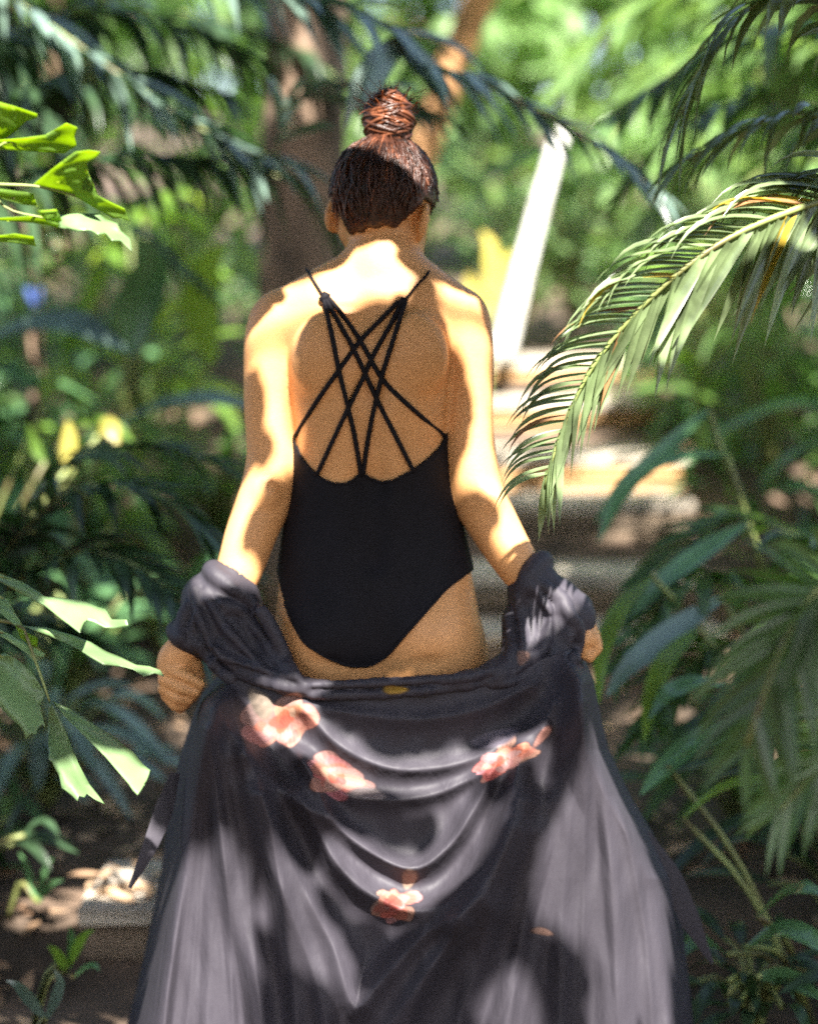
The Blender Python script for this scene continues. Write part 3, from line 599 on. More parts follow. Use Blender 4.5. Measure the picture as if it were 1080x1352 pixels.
for pts, Y_ in [([(1180, 60), (1130, 20), (1060, -10), (990, 10), (940, 70), (900, 150)], .1), ([(1190, 250), (1130, 180), (1060, 150), (980, 170), (900, 215)], .25)]:
    frond_part(pl, np.vstack([[crown], WL(pts, Y_)]), 44, .26, 'palm_sharp', w=.012, droop=.55)
# ---- darker frond close by on the right, lower down
base = (.86, -.90); pl = plant('areca_palm', 'low dark palm with feathery frond tips beside the robe hem', 'palm', base); c0 = np.array([.72, -.92, .66]); stem(pl, [(*base, 0), (.80, -.90, .35), c0], .025, .018)
frond_part(pl, np.vstack([[c0], WL([(1180, 900, -.95), (1140, 790, -.97), (1085, 775, -1.0), (1040, 840, -1.02), (1010, 910, -1.03), (985, 985, -1.03)])]), 46, .20, 'palm', True, w=.009, a0=68, a1=30, droop=.25, up=(-.2, -1, .4), lift=.0)
frond_part(pl, np.vstack([[c0], WL([(1190, 1000, -.92), (1130, 985, -.92), (1075, 1020, -.92), (1030, 1070, -.92)])]), 30, .16, 'palm', True, w=.008, droop=.3, up=(-.2, -1, .4))

# ---- fishtail palm leaflets on the left, in focus
def leaflet_px(parent, poly, Y0, slope, m, cx=None):
    A = np.array(poly, float); P2 = A.mean(0); bm = bmesh.new()
    f = bm.faces.new([bm.verts.new((p[0], p[1], 0)) for p in A]); bmesh.ops.triangulate(bm, faces=[f])
    bmesh.ops.subdivide_edges(bm, edges=bm.edges[:], cuts=4, use_grid_fill=True); bmesh.ops.triangulate(bm, faces=bm.faces[:])
    z0 = float(W(P2[0], P2[1], Y0)[2]); sc_ = 1/880; ln = np.ptp(A[:, 0])+1
    for v in bm.verts:
        a, b = v.co.x-P2[0], v.co.y-P2[1]
        yy = Y0-slope*b*sc_+.012*math.sin((a*.7-b*.7)/13)+.022*(a/ln)**2+.0022*math.sin(34*math.atan2(v.co.y-A[0][1]+.01, v.co.x-A[0][0]+30))
        q_ = W(v.co.x, v.co.y, yy); v.co = Vector(q_)
    me = bpy.data.meshes.new('leaflet'); bm.to_mesh(me); bm.free(); me.materials.append(M[m])
    for p in me.polygons: p.use_smooth = True
    o_ = obj('leaflet', me, parent); s_ = o_.modifiers.new('thickness', 'SOLIDIFY'); s_.thickness = .0006; return o_
base = (-.98, -.42); pl = plant('fishtail_palm', 'fishtail palm with ragged wedge leaflets reaching in beside the left hand', 'palm', base)
stem(pl, [(*base, 0), (-.95, -.42, .9), (-.88, -.42, 1.72)], .02, .010)
fr = obj('frond', tubes_mesh('rachis', [tube(cr(np.vstack([[(-.88, -.42, 1.70)], WL([(-60, 235, -.42), (0, 243, -.42), (50, 246, -.42), (100, 258, -.42)])]), 24), np.linspace(.006, .0015, 24), 6)]+[tube(cr(WL(p, -.42), 8), .0016, 5) for p in ([(-40, 232), (0, 192), (30, 186)], [(-30, 250), (20, 262)], [(-20, 240), (10, 275), (60, 288)], [(-50, 230), (-15, 170), (10, 150)])], M['stem']), pl)
for poly, m_ in [([(-15, 130), (20, 140), (50, 150), (50, 155), (35, 160), (15, 178), (-15, 195)], 'fish_glow'), ([(-10, 185), (30, 182), (60, 178), (88, 162), (103, 168), (99, 180), (102, 192), (85, 203), (50, 200), (-10, 197)], 'fish_glow'),
        ([(42, 245), (70, 222), (100, 200), (118, 198), (133, 200), (128, 207), (115, 215), (117, 228), (111, 238), (108, 250), (130, 258), (150, 268), (165, 275), (168, 283), (172, 292), (160, 288), (150, 288), (128, 276), (105, 262), (70, 252)], 'fish_glow'), ([(-10, 248), (45, 255), (50, 272), (30, 270), (-10, 258)], 'fish_glow'),
        ([(80, 284), (105, 282), (130, 282), (140, 290), (155, 295), (160, 305), (172, 315), (175, 333), (166, 324), (160, 318), (148, 318), (140, 308), (130, 310), (120, 304), (100, 305), (78, 300)], 'fish'), ([(-10, 288), (40, 285), (78, 284), (78, 300), (50, 295), (-10, 290)], 'fish_glow'), ([(50, 278), (75, 276), (82, 290), (78, 302), (65, 296)], 'fish_glow'), ([(-10, 312), (20, 308), (45, 312), (48, 325), (30, 322), (-10, 318)], 'fish_glow')]:
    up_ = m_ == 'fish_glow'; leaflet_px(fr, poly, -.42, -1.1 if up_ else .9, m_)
fr = obj('frond', tubes_mesh('rachis', [tube(cr(np.vstack([[(-.95, -.42, .90)], WL([(-70, 800, -.42), (-20, 815, -.42), (15, 822, -.43), (30, 828, -.43), (50, 880, -.44), (66, 926, -.45)])]), 30), np.linspace(.006, .0016, 30), 6)]+[tube(cr(WL(p, -.43), 8), .0015, 5) for p in ([(-60, 795), (-20, 760), (5, 762)], [(-60, 800), (-20, 782), (5, 790)], [(-40, 815), (-15, 850), (4, 868)], [(-40, 812), (-10, 830), (5, 836)])], M['stem']), pl)
for poly, sl_, m_ in [([(-10, 754), (30, 768), (60, 788), (105, 792), (125, 800), (140, 805), (148, 818), (168, 818), (170, 826), (150, 830), (138, 829), (125, 822), (115, 819), (108, 815), (102, 820), (106, 836), (92, 825), (85, 820), (60, 800), (30, 785), (-10, 762)], .9, 'fish'),
        ([(28, 826), (60, 828), (100, 840), (120, 848), (140, 860), (160, 868), (180, 878), (198, 880), (212, 885), (218, 894), (205, 889), (196, 892), (190, 893), (176, 884), (160, 880), (150, 872), (138, 868), (137, 878), (120, 868), (105, 858), (90, 850), (60, 838)], .9, 'fish'),
        ([(-10, 780), (12, 793), (22, 812), (30, 825), (20, 826), (-10, 800)], .8, 'fish'), ([(20, 825), (35, 835), (50, 842), (50, 855), (38, 850), (28, 842)], -.8, 'fish_glow'), ([(-10, 826), (15, 838), (35, 850), (60, 863), (58, 868), (35, 862), (10, 845), (-10, 834)], .7, 'fish'),
        ([(-12, 868), (8, 862), (25, 872), (45, 890), (60, 915), (57, 925), (53, 930), (60, 960), (56, 956), (50, 962), (48, 970), (42, 968), (35, 976), (32, 966), (28, 960), (12, 945), (3, 935), (-12, 920)], .35, 'fish'),
        ([(65, 925), (70, 930), (85, 960), (105, 1010), (118, 1035), (130, 1050), (139, 1062), (126, 1056), (115, 1048), (112, 1053), (105, 1051), (103, 1058), (98, 1053), (92, 1043), (82, 1040), (79, 1025), (74, 1005), (70, 1007), (65, 1003), (64, 965)], .55, 'fish'),
        ([(68, 925), (90, 935), (130, 960), (150, 972), (165, 985), (178, 995), (190, 1010), (200, 1018), (190, 1012), (185, 1013), (182, 1018), (184, 1027), (193, 1035), (184, 1038), (182, 1050), (176, 1044), (170, 1035), (140, 1000), (110, 970), (85, 945)], .7, 'fish')]:
    leaflet_px(fr, poly, -.43, sl_, m_)

# ---- palms behind
def wild_palm(label, base, h, fr_px=(), nf=0, L=1.1, lf=.38, m='palm', n=34, w=.017, droop=.5, group=None, r=.04, azr=(0, 2*math.pi), elev=(.2, 1.1), trunk='stem'):
    z0 = float(gz(*base)); p_ = plant('palm', label, 'palm', base, group); c_ = np.array([base[0]+.03, base[1], z0+h]); stem(p_, [(base[0], base[1], z0-.03), (base[0]-.02, base[1], z0+h*.5), c_], r*1.25, r*.8, trunk)
    for pts in fr_px: frond_part(p_, np.vstack([[c_], WL(pts)]), n, lf, m, w=w, droop=droop)
    for k in range(nf):
        a = azr[0]+(azr[1]-azr[0])*(k+random.uniform(-.3, .3))/max(1, nf); e = random.uniform(*elev); l_ = L*random.uniform(.75, 1.15); d_ = np.array([math.cos(a)*math.cos(e), math.sin(a)*math.cos(e), math.sin(e)])
        t = np.linspace(0, 1, 6)[:, None]; frond_part(p_, c_+d_*t*l_+np.array([0, 0, -1.])*t**2*l_*random.uniform(.45, .95), n, lf, m, w=w, droop=droop*random.uniform(.7, 1.3))
    return p_
wild_palm('tall palm with a long arching frond crossing above the head', (-1.5, 1.7), 2.3, [[(455, 10, 1.3), (520, 62, 1.2), (600, 95, 1.15), (690, 135, 1.1), (780, 185, 1.05), (862, 250, 1.0)], [(300, 190, 1.4), (380, 140, 1.35), (470, 115, 1.3), (570, 150, 1.3)]], 5, 1.2, .30, 'broad_sky_sheen', 52, .023, .4, elev=(.5, 1.2))
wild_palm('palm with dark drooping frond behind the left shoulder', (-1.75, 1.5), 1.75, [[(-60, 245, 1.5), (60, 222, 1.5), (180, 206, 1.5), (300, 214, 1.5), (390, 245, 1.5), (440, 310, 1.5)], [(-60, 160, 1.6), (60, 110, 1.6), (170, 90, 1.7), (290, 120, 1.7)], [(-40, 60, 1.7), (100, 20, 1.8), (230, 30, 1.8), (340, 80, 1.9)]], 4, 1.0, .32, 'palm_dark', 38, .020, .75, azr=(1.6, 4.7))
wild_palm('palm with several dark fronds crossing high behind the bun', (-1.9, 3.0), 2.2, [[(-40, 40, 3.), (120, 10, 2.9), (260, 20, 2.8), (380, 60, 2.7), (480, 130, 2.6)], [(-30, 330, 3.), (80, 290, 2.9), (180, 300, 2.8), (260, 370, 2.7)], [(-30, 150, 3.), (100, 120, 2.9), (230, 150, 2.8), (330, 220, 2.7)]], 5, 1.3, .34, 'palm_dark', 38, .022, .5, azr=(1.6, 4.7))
wild_palm('bright palm with pale fronds spreading above the upper steps', (1.75, 3.4), 1.9, [[(1100, 60, 3.), (960, 55, 3.), (860, 110, 2.9), (780, 210, 2.8)], [(1020, -60, 3.), (900, -20, 3.), (800, 40, 2.9), (715, 140, 2.8)], [(1080, 340, 2.6), (990, 330, 2.6), (910, 370, 2.5), (850, 460, 2.4)], [(1090, 200, 2.8), (1000, 190, 2.7), (920, 220, 2.7), (850, 300, 2.6)]], 6, 1.1, .34, 'palm_light', 40, .024, .45, azr=(1.6, 4.7))
wild_palm('dark low palm arching beside the left forearm', (-1.15, .95), .42, [[(40, 690, .8), (130, 640, .75), (220, 660, .7), (310, 740, .65)], [(20, 770, .8), (110, 730, .7), (200, 760, .6), (270, 850, .5)], [(60, 640, .9), (160, 590, 1.), (260, 600, 1.), (340, 650, 1.)]], 5, .7, .24, 'palm_dark', 34, .016, .4)
wild_palm('loose bright palm on the right of the steps, upper fronds whitened by sun', (1.75, 1.7), 1.9, [[(1120, 40, 1.5), (1000, 40, 1.4), (900, 90, 1.4), (800, 160, 1.3)], [(1110, 150, 1.6), (1010, 130, 1.6), (910, 160, 1.5), (820, 250, 1.5)]], 5, 1.0, .30, 'palm', 36, .017, .5, azr=(1.6, 4.7))
wild_palm('dense green palm right of the steps with wide low fronds', (1.45, 1.2), .55, [[(1000, 780, 1.), (930, 760, .9), (870, 800, .8), (815, 880, .7)], [(1030, 700, 1.1), (960, 690, 1.1), (890, 730, 1.), (835, 800, .9)], [(1040, 860, .9), (960, 850, .8), (900, 890, .7), (850, 960, .6)]], 6, .8, .24, 'palm', 34, .018, .35, azr=(1.0, 5.3))
G1 = 'palms massed behind the steps'
for i, (x, y, h, nf, L, m_) in enumerate([(-2.3, 4.2, 1.6, 9, 1.6, 'palm_dark'), (-1.5, 5.8, 2.0, 9, 1.5, 'palm'), (2.5, 4.4, 1.5, 9, 1.5, 'palm'), (1.9, 7.0, 1.8, 9, 1.6, 'palm'), (-3.3, 7.5, 2.2, 9, 1.8, 'palm')]):
    wild_palm(['dark palm on the far left bank', 'green palm behind the thick brown trunk', 'green palm on the bank right of the upper steps', 'green palm behind the white leaning pole', 'tall green palm deep in the left thicket'][i], (x, y), h, (), nf, L, .42, m_, 34, .022, .5, G1)

# ---- broad strap leaves
def broad_plant(name, label, base, blades, m, group=None):
    z0 = float(gz(*base)); p_ = plant(name, label, 'plant', base, group); b0 = np.array([base[0], base[1], z0])
    for bl in blades:
        P = cr(np.asarray(bl[0], float), 14); wd = bl[1]; T = nrm(np.gradient(P, axis=0)); S = nrm(np.cross(T, nrm(np.array(bl[2] if len(bl) > 2 else (0, -.5, 1.))))); N_ = np.cross(S, T)
        ww = wd*LEAFPROF['broad'](np.linspace(0, 1, 14))[:, None]; V, Q = ribbons(P[None], (S*ww)[None], (-N_*ww*.28)[None])
        o_ = obj('leaf', mesh('leaf', V, Q, M[bl[3] if len(bl) > 3 else m]), p_)
        obj('stalk', tubes_mesh('stalk', [tube(cr(np.array([b0, (b0+P[0])/2+[0, 0, .06], P[0]]), 8), .006, 5)], M['stem']), o_)
    return p_
def rnd_blades(base, n, h, L, wd, m=None):
    z0 = float(gz(*base)); out = []
    for k in range(n):
        a = random.uniform(0, 6.28); r_ = random.uniform(.05, .3); s_ = np.array([base[0]+math.cos(a)*r_*.6, base[1]+math.sin(a)*r_*.6, z0+h*random.uniform(.3, 1)]); l_ = L*random.uniform(.6, 1.15); e = random.uniform(.2, 1.1)
        d_ = np.array([math.cos(a)*math.cos(e), math.sin(a)*math.cos(e), math.sin(e)]); t = np.linspace(0, 1, 5)[:, None]
        out.append((s_+d_*t*l_+np.array([0, 0, -1.])*t**2*l_*random.uniform(.3, .9), wd*random.uniform(.7, 1.2), (0, -.3, 1.), m or 'broad'))
    return out
broad_plant('ginger_plant', 'leafy plant with long blue-green blades leaning over the right of the steps', (1.02, 1.35),
    [(WL([(935, 540, 1.2), (880, 590, 1.1), (820, 650, 1.), (790, 715, .9)]), .024), (WL([(960, 600, 1.2), (900, 600, 1.2), (840, 625, 1.1), (785, 690, 1.)]), .026), (WL([(985, 690, 1.), (930, 725, .9), (870, 770, .8), (835, 810, .75)]), .026), (WL([(950, 790, .8), (890, 830, .7), (830, 880, .6), (800, 920, .55)]), .030, (0, -.6, 1), 'broad_sky_sheen'),
     (WL([(860, 760, .7), (820, 800, .6), (795, 860, .5), (790, 930, .45)]), .022, (-.5, -.8, .6), 'broad_lime'), (WL([(960, 905, .6), (920, 900, .55), (880, 915, .5), (855, 950, .5)]), .024), (WL([(985, 955, .55), (930, 970, .5), (880, 1010, .45), (845, 1050, .4)]), .026), (WL([(920, 830, .7), (880, 870, .6), (860, 920, .55), (850, 980, .5)]), .022, (0, -.6, 1), 'broad_lime')], 'broad')
broad_plant('ginger_plant', 'low plant with broad dark leaves on the soil right of the robe', (.78, .35),
    [(WL([(1000, 1210, .2), (1030, 1180, .15), (1060, 1170, .1), (1090, 1180, .1)]), .028), (WL([(985, 1250, .2), (1030, 1225, .15), (1075, 1240, .1), (1110, 1270, .1)]), .026), (WL([(960, 1260, .25), (930, 1240, .2), (905, 1250, .2), (880, 1280, .2)]), .020), (WL([(1000, 1290, .1), (1040, 1290, .1), (1085, 1320, .05)]), .022), (WL([(900, 1080, .4), (950, 1040, .35), (1010, 1030, .3), (1050, 1060, .3)]), .016, (0, -.5, 1), 'broad_lime'), (WL([(880, 1010, .45), (930, 975, .4), (985, 965, .4), (1010, 990, .4)]), .022)], 'broad')
broad_plant('banana_plant', 'wide leaves with a painted grey-blue sky sheen sheltering behind the left elbow', (-1.15, 2.4),
    [(WL([(-60, 480, 2.2), (20, 430, 2.1), (100, 425, 2.), (170, 465, 1.95)]), .085, (0, -.4, 1), 'broad_sky_sheen'), (WL([(150, 560, 2.2), (220, 530, 2.1), (290, 525, 2.), (350, 545, 2.)]), .055, (0, -.4, 1), 'broad_sky_sheen'), (WL([(170, 470, 2.6), (185, 400, 2.6), (200, 350, 2.6), (185, 310, 2.6)]), .07, (0, -1, .2), 'broad'), (WL([(280, 480, 2.8), (265, 410, 2.8), (275, 350, 2.8), (300, 320, 2.8)]), .06, (0, -1, .3), 'broad_lime'), (WL([(40, 600, 2.), (90, 560, 1.9), (150, 560, 1.8), (180, 590, 1.8)]), .03, (0, -.6, 1), 'broad_lime')], 'broad')
broad_plant('seedling', 'small bright seedling beside the lowest step', (-.72, .30), [(WL([(92, 1275, .3), (100, 1255, .28), (112, 1235, .26), (125, 1228, .25)]), .010, (0, -1, .4), 'broad_lime'), (WL([(90, 1285, .3), (80, 1265, .28), (70, 1252, .27), (62, 1250, .27)]), .010, (0, -1, .4), 'broad_lime'), (WL([(92, 1280, .3), (95, 1255, .3), (95, 1235, .3), (92, 1222, .3)]), .008, (0, -1, .3), 'broad'), (WL([(98, 1290, .3), (112, 1278, .28), (125, 1275, .26), (132, 1282, .25)]), .010, (0, -.6, 1), 'broad')], 'broad_lime')
broad_plant('seedling', 'thin upright seedling on the dark soil above the small bright one', (-.86, .75), [(WL([(48, 1190, .7), (42, 1165, .7), (34, 1140, .7), (26, 1125, .7)]), .007, (0, -1, .3)), (WL([(50, 1190, .7), (55, 1165, .7), (62, 1145, .7), (70, 1132, .7)]), .007, (0, -1, .3)), (WL([(52, 1192, .7), (62, 1175, .68), (72, 1165, .66), (84, 1162, .66)]), .007, (0, -1, .3))], 'broad')
broad_plant('seedling', 'pale blue-green seedling on the soil in front of the lowest step', (-.66, .05), [(WL([(60, 1345, .05), (40, 1320, .03), (22, 1300, 0), (8, 1295, 0)]), .011, (0, -.8, .6)), (WL([(62, 1345, .05), (75, 1315, .03), (80, 1295, .02), (72, 1280, .02)]), .011, (0, -.8, .6))], 'broad_sky_sheen')
G2 = 'leafy shrubs filling the banks'
for i, (x, y, n, h, L, wd, m_) in enumerate([(-1.5, 2.9, 34, .9, .5, .05, 'broad'), (-2.2, 2.2, 34, .9, .5, .05, 'palm_dark'), (-1.05, 3.9, 30, 1.0, .5, .05, 'broad_lime'), (-1.6, .9, 26, .5, .35, .03, 'palm_dark'), (-1.2, .45, 16, .25, .3, .022, 'palm_dark'), (1.5, 2.6, 34, .8, .45, .04, 'broad'), (2.1, 1.9, 34, 1.0, .5, .04, 'broad_lime'), (1.35, 3.8, 30, .9, .45, .04, 'tree_leaf'), (1.2, .75, 30, .5, .35, .026, 'palm_dark'), (1.15, .1, 26, .35, .3, .022, 'palm_dark'), (1.5, .5, 30, .7, .4, .03, 'broad'), (2.3, 3.3, 34, 1.2, .5, .045, 'broad_lime'), (-1.0, 5.4, 36, 1.2, .6, .06, 'tree_leaf'), (.0, 7.2, 40, 1.1, .6, .06, 'tree_leaf_pale'), (.9, 7.0, 36, 1.0, .5, .05, 'tree_leaf'), (-2.6, 5.6, 36, 1.3, .6, .06, 'broad'), (-1.25, 1.5, 40, .45, .3, .03, 'broad'), (-.98, 2.1, 36, .4, .25, .028, 'broad'), (-1.9, 3.4, 40, 1.1, .4, .04, 'tree_leaf'), (-1.1, 3.1, 30, .5, .3, .03, 'broad_lime'), (1.3, 2.1, 40, .5, .3, .028, 'tree_leaf'), (1.7, 3.2, 44, .9, .35, .035, 'tree_leaf'), (1.25, 4.6, 40, .7, .35, .035, 'broad_lime'), (1.9, 4.9, 44, 1.2, .45, .045, 'tree_leaf'), (1.5, 5.9, 40, 1.0, .45, .05, 'tree_leaf_pale'), (.55, 6.3, 40, .8, .4, .045, 'tree_leaf_pale'), (-.5, 6.4, 40, 1.0, .4, .045, 'tree_leaf'), (1.15, 1.1, 30, .35, .25, .022, 'broad'), (-.95, .75, 22, .2, .2, .016, 'palm_dark'), (-.74, 2.55, 34, .35, .28, .028, 'broad'), (-.66, 3.4, 34, .45, .28, .03, 'tree_leaf'), (-.9, 1.4, 30, .3, .25, .024, 'broad_sky_sheen'), (.92, .62, 44, .40, .26, .018, 'palm_dark'), (.98, .12, 40, .28, .22, .016, 'palm_dark'), (.80, 1.25, 40, .40, .26, .02, 'palm'), (.66, .30, 30, .16, .18, .014, 'palm_dark')]):
    broad_plant('shrub', {'broad': 'glossy green shrub', 'palm_dark': 'very dark narrow-leaved shrub', 'palm': 'green narrow-leaved shrub', 'broad_sky_sheen': 'leafy shrub with painted sky sheen', 'broad_lime': 'lime-green shrub', 'tree_leaf': 'mid-green bushy shrub', 'tree_leaf_pale': 'pale bushy shrub'}[m_]+(' on the left bank' if x < -.5 else ' on the right bank' if x > .6 and y < 6 else ' at the top of the steps')+(' beside the person' if y < 1.2 else ' beside the middle steps' if y < 4 else ' beyond the last step'), (x, y), rnd_blades((x, y), n, h, L, wd, m_), m_, G2)
broad_plant('croton', 'plant with upright yellow leaves behind the right shoulder', (.32, 4.6), [(WL([(650, 400, 4.6), (650, 360, 4.6), (648, 325, 4.6), (636, 305, 4.6)]), .036, (0, -1, .2), 'yellow_leaf'), (WL([(655, 400, 4.6), (664, 370, 4.6), (668, 345, 4.6), (680, 330, 4.6)]), .032, (0, -1, .2), 'yellow_leaf'), (WL([(640, 420, 4.6), (628, 395, 4.6), (622, 375, 4.6), (618, 360, 4.6)]), .04, (0, -1, .2), 'yellow_leaf')], 'yellow_leaf')
broad_plant('croton', 'low plant standing in for round yellow light spots left of the person', (-1.35, 1.9), [(WL([(88, 620, 1.8), (90, 600, 1.8), (92, 575, 1.8), (90, 555, 1.8)]), .022, (0, -1, .3), 'yellow_leaf'), (WL([(130, 575, 1.8), (142, 560, 1.78), (150, 570, 1.76), (156, 590, 1.75)]), .022, (0, -1, .5), 'yellow_leaf'), (WL([(60, 610, 1.8), (50, 595, 1.8), (42, 580, 1.8), (38, 560, 1.8)]), .018, (0, -1, .3), 'broad_lime'), (WL([(60, 530, 1.9), (65, 505, 1.9), (80, 490, 1.9), (95, 500, 1.9)]), .025, (0, -1, .5), 'broad_lime')], 'yellow_leaf')  # round yellow blades stand in for out-of-focus highlights

# ---- trunks, pole, far trees
def tree(label, base, h, crown_c, crown_r, n, m, ls=.11, r=.12, bark='bark', group=None, lean=(0, 0)):
    z0 = float(gz(*base)); p_ = plant('tree', label, 'tree', base, group); tp_ = np.array([base[0]+lean[0], base[1]+lean[1], z0+h])
    stem(p_, [(base[0], base[1], z0-.05), (base[0]+lean[0]*.3, base[1]+lean[1]*.4, z0+h*.45), tp_], r, r*.6, bark, 'trunk', 12)
    cc = np.asarray(crown_c, float); cr_ = np.asarray(crown_r, float); limbs = []
    for k in range(7):
        e = cc+nrm(RNG.normal(0, 1, 3))*cr_*.75; limbs.append(tube(cr(np.array([tp_-[0, 0, h*.12*random.random()], (tp_+e)/2+[0, 0, .15], e]), 8), np.linspace(r*.38, r*.08, 8), 6))
    obj('limbs', tubes_mesh('limbs', limbs, M[bark]), p_)
    nc = max(6, n//70); cl = cc+nrm(RNG.normal(0, 1, (nc, 3)))*cr_*(RNG.random((nc, 1))**.4); P0 = cl[RNG.integers(0, nc, n)]+RNG.normal(0, .16*cr_.mean()**.7, (n, 3))
    D = nrm(RNG.normal(0, 1, (n, 3))+[0, 0, -.3]); U = nrm(RNG.normal(0, .5, (n, 3))+[0, -.2, 1.])
    C, Wv, Nv = blade_set(P0, D, U[:, :], ls*(.6+.8*RNG.random(n)), ls*.24, .25, m=4, prof='broad', fold=.2)
    o_ = merged(p_, [(C, Wv, Nv)], m, 'crown'); return p_
tree('thick brown trunk standing behind the left shoulder', (-.36, 2.75), 3.9, (-.9, 2.9, 5.2), (1.3, 1.2, .8), 1500, 'tree_leaf_dark', .2, .155, lean=(.12, .1))
lt = plant('tree', 'slim orange-brown trunk leaning above the bright greenery', 'tree', (-.15, 5.6)); stem(lt, [(-.15, 5.6, float(gz(-.15, 5.6))-.05), *WL([(515, 330, 5.58), (560, 190, 5.55), (602, 75, 5.5), (640, -20, 5.4), (700, -160, 5.3)])], .09, .07, 'bark_orange', 'trunk', 10)
P0 = np.repeat(WL([(720, -190, 5.3)]), 700, 0)+RNG.normal(0, .5, (700, 3)); P0[:, 2] = np.maximum(P0[:, 2], 3.2)
merged(lt, [blade_set(P0, RNG.normal(0, 1, (700, 3)), (0, 0, 1.), .2, .05, .3, m=4, prof='broad')], 'tree_leaf', 'crown')
wp = thing('leaning_pole', 'white leaning pole at the top of the steps', 'pole', W(660, 470, 4.9)); stem(wp, WL([(662, 475, 4.95), (700, 320, 4.98), (737, 185, 5.0)]), .052, .034, 'white', 'shaft', 12); stem(wp, WL([(736, 190, 5.0), (740, 174, 5.0)]), .038, .038, 'white', 'cap', 12)
bl = thing('plastic_tub', 'small blue tub half hidden among the left leaves', 'tub', W(45, 420, 3.2)); 
P_ = W(45, 415, 3.2); th = [.016, .026, .030, .034, .034]; zz = [.02, .025, .05, .085, .088]
obj('bowl', tubes_mesh('bowl', [tube(np.array([P_+[0, 0, z_] for z_ in zz]), th, 14)], M['blue']), bl)
stem(bl, [P_+[0, 0, -.02], [P_[0], P_[1], float(gz(P_[0], P_[1]))]], .03, .035, 'bark', 'stand')
G3 = 'trees closing the view behind the steps'
FT = [(-7.5, 10, 'tree_leaf'), (-5, 12, 'tree_leaf_dark'), (-2.6, 10.5, 'tree_leaf'), (-.6, 12, 'tree_leaf_pale'), (1.2, 11, 'tree_leaf_pale'), (3.0, 12, 'tree_leaf_pale'), (5.0, 10, 'tree_leaf'), (7.5, 12, 'tree_leaf'), (-4, 17, 'tree_leaf'), (0, 18, 'tree_leaf_pale'), (4, 17, 'tree_leaf_pale'), (8.5, 18, 'tree_leaf'), (-8.5, 18, 'tree_leaf')]
for (x, y, m_) in FT:
    z0 = float(gz(x, y)); tree({'tree_leaf': 'mid-green leafy tree', 'tree_leaf_dark': 'dark leafy tree', 'tree_leaf_pale': 'pale sunlit leafy tree'}[m_]+(' in the nearer row of the thicket' if y < 14 else ' at the back of the thicket')+(' left of the steps' if x < -1 else ' behind the steps' if x < 3.5 else ' right of the steps'), (x, y), 2.2, (x, y, z0+2.2), (1.9, 1.3, 2.2), 2600, m_, .26, .13, group=G3)

G4 = 'unseen trees added down the path below the stairs'  # unseen, put in behind the viewer to block open sky and deepen shade
for (x, y, lab) in [(-3.2, -5.2, 'dark leafy tree down the path, beside the lowest palms'), (-.6, -7.2, 'dark leafy tree down the path, in the middle of the walk'), (2.2, -6.4, 'dark leafy tree down the path, behind the shade tree'), (-4.6, -2.2, 'dark leafy tree on the lower left bank'), (4.6, -1.6, 'dark leafy tree on the lower right bank')]:
    tree(lab, (x, y), 1.6, (x, y, 1.5), (1.5, .9, 1.6), 2200, 'tree_leaf_dark', .30, .10, group=G4)
# ---- unseen overhead canopy, its gaps cut to let sun onto back, arms and robe
LIT = [(-.07, [(458, 332), (500, 305), (548, 350), (566, 372), (520, 372), (480, 378), (440, 400), (398, 432), (402, 458), (384, 452), (372, 452), (386, 520), (392, 600), (368, 575), (360, 500), (343, 440), (333, 402), (400, 362)]),
    (-.05, [(578, 370), (642, 390), (652, 600), (666, 650), (718, 740), (706, 750), (655, 672), (632, 620), (630, 520), (612, 455), (580, 412)]), (-.05, [(345, 610), (322, 640), (280, 745), (250, 790), (262, 830), (330, 800), (340, 780), (300, 745), (330, 690)]),
    (-.20, [(222, 1135), (305, 1120), (322, 1200), (340, 1400), (150, 1400)]), (-.22, [(440, 1085), (500, 1110), (560, 1120), (650, 1050), (660, 1075), (620, 1165), (560, 1210), (470, 1180)]), (-.22, [(350, 1140), (395, 1150), (470, 1270), (470, 1330), (430, 1300), (370, 1200)]), (-.2, [(505, 1000), (600, 985), (720, 960), (730, 985), (620, 1030), (510, 1035)]),
    (-.18, [(795, 950), (830, 1040), (862, 1100), (895, 1170), (880, 1400), (775, 1400), (790, 1270), (700, 1240), (700, 1150), (745, 1090), (770, 1000)]), (-.2, [(640, 1320), (700, 1300), (720, 1400), (640, 1400)]), (-.15, [(330, 915), (400, 925), (430, 980), (500, 1040), (440, 1060), (360, 990)]),
    (-.03, [(455, 110), (550, 110), (548, 165), (520, 200), (480, 190)]), (.0, [(520, 200), (560, 215), (570, 250), (530, 260)]), (-.12, [(520, 900), (545, 900), (545, 916), (510, 916)]), (-.13, [(385, 905), (420, 905), (420, 920), (385, 920)]),
    (-.42, [(-60, 120), (175, 150), (190, 345), (-60, 345)]), (-.43, [(60, 780), (170, 795), (225, 900), (150, 890), (60, 840)]), (-.45, [(80, 985), (120, 960), (210, 1010), (190, 1060), (75, 1070)]), (-.36, [(860, 215), (1060, 215), (1080, 300), (870, 320), (740, 380), (700, 480), (760, 370)]), (-.36, [(790, 420), (900, 330), (960, 330), (950, 470), (830, 520), (730, 640), (700, 600)]),
    (3.86, [(600, 545), (930, 545), (930, 652), (600, 652)]), (4.78, [(600, 490), (940, 490), (940, 550), (600, 550)]), (5.42, [(600, 440), (950, 440), (950, 500), (600, 500)]), (4.9, [(655, 180), (750, 180), (700, 480), (640, 480)])]
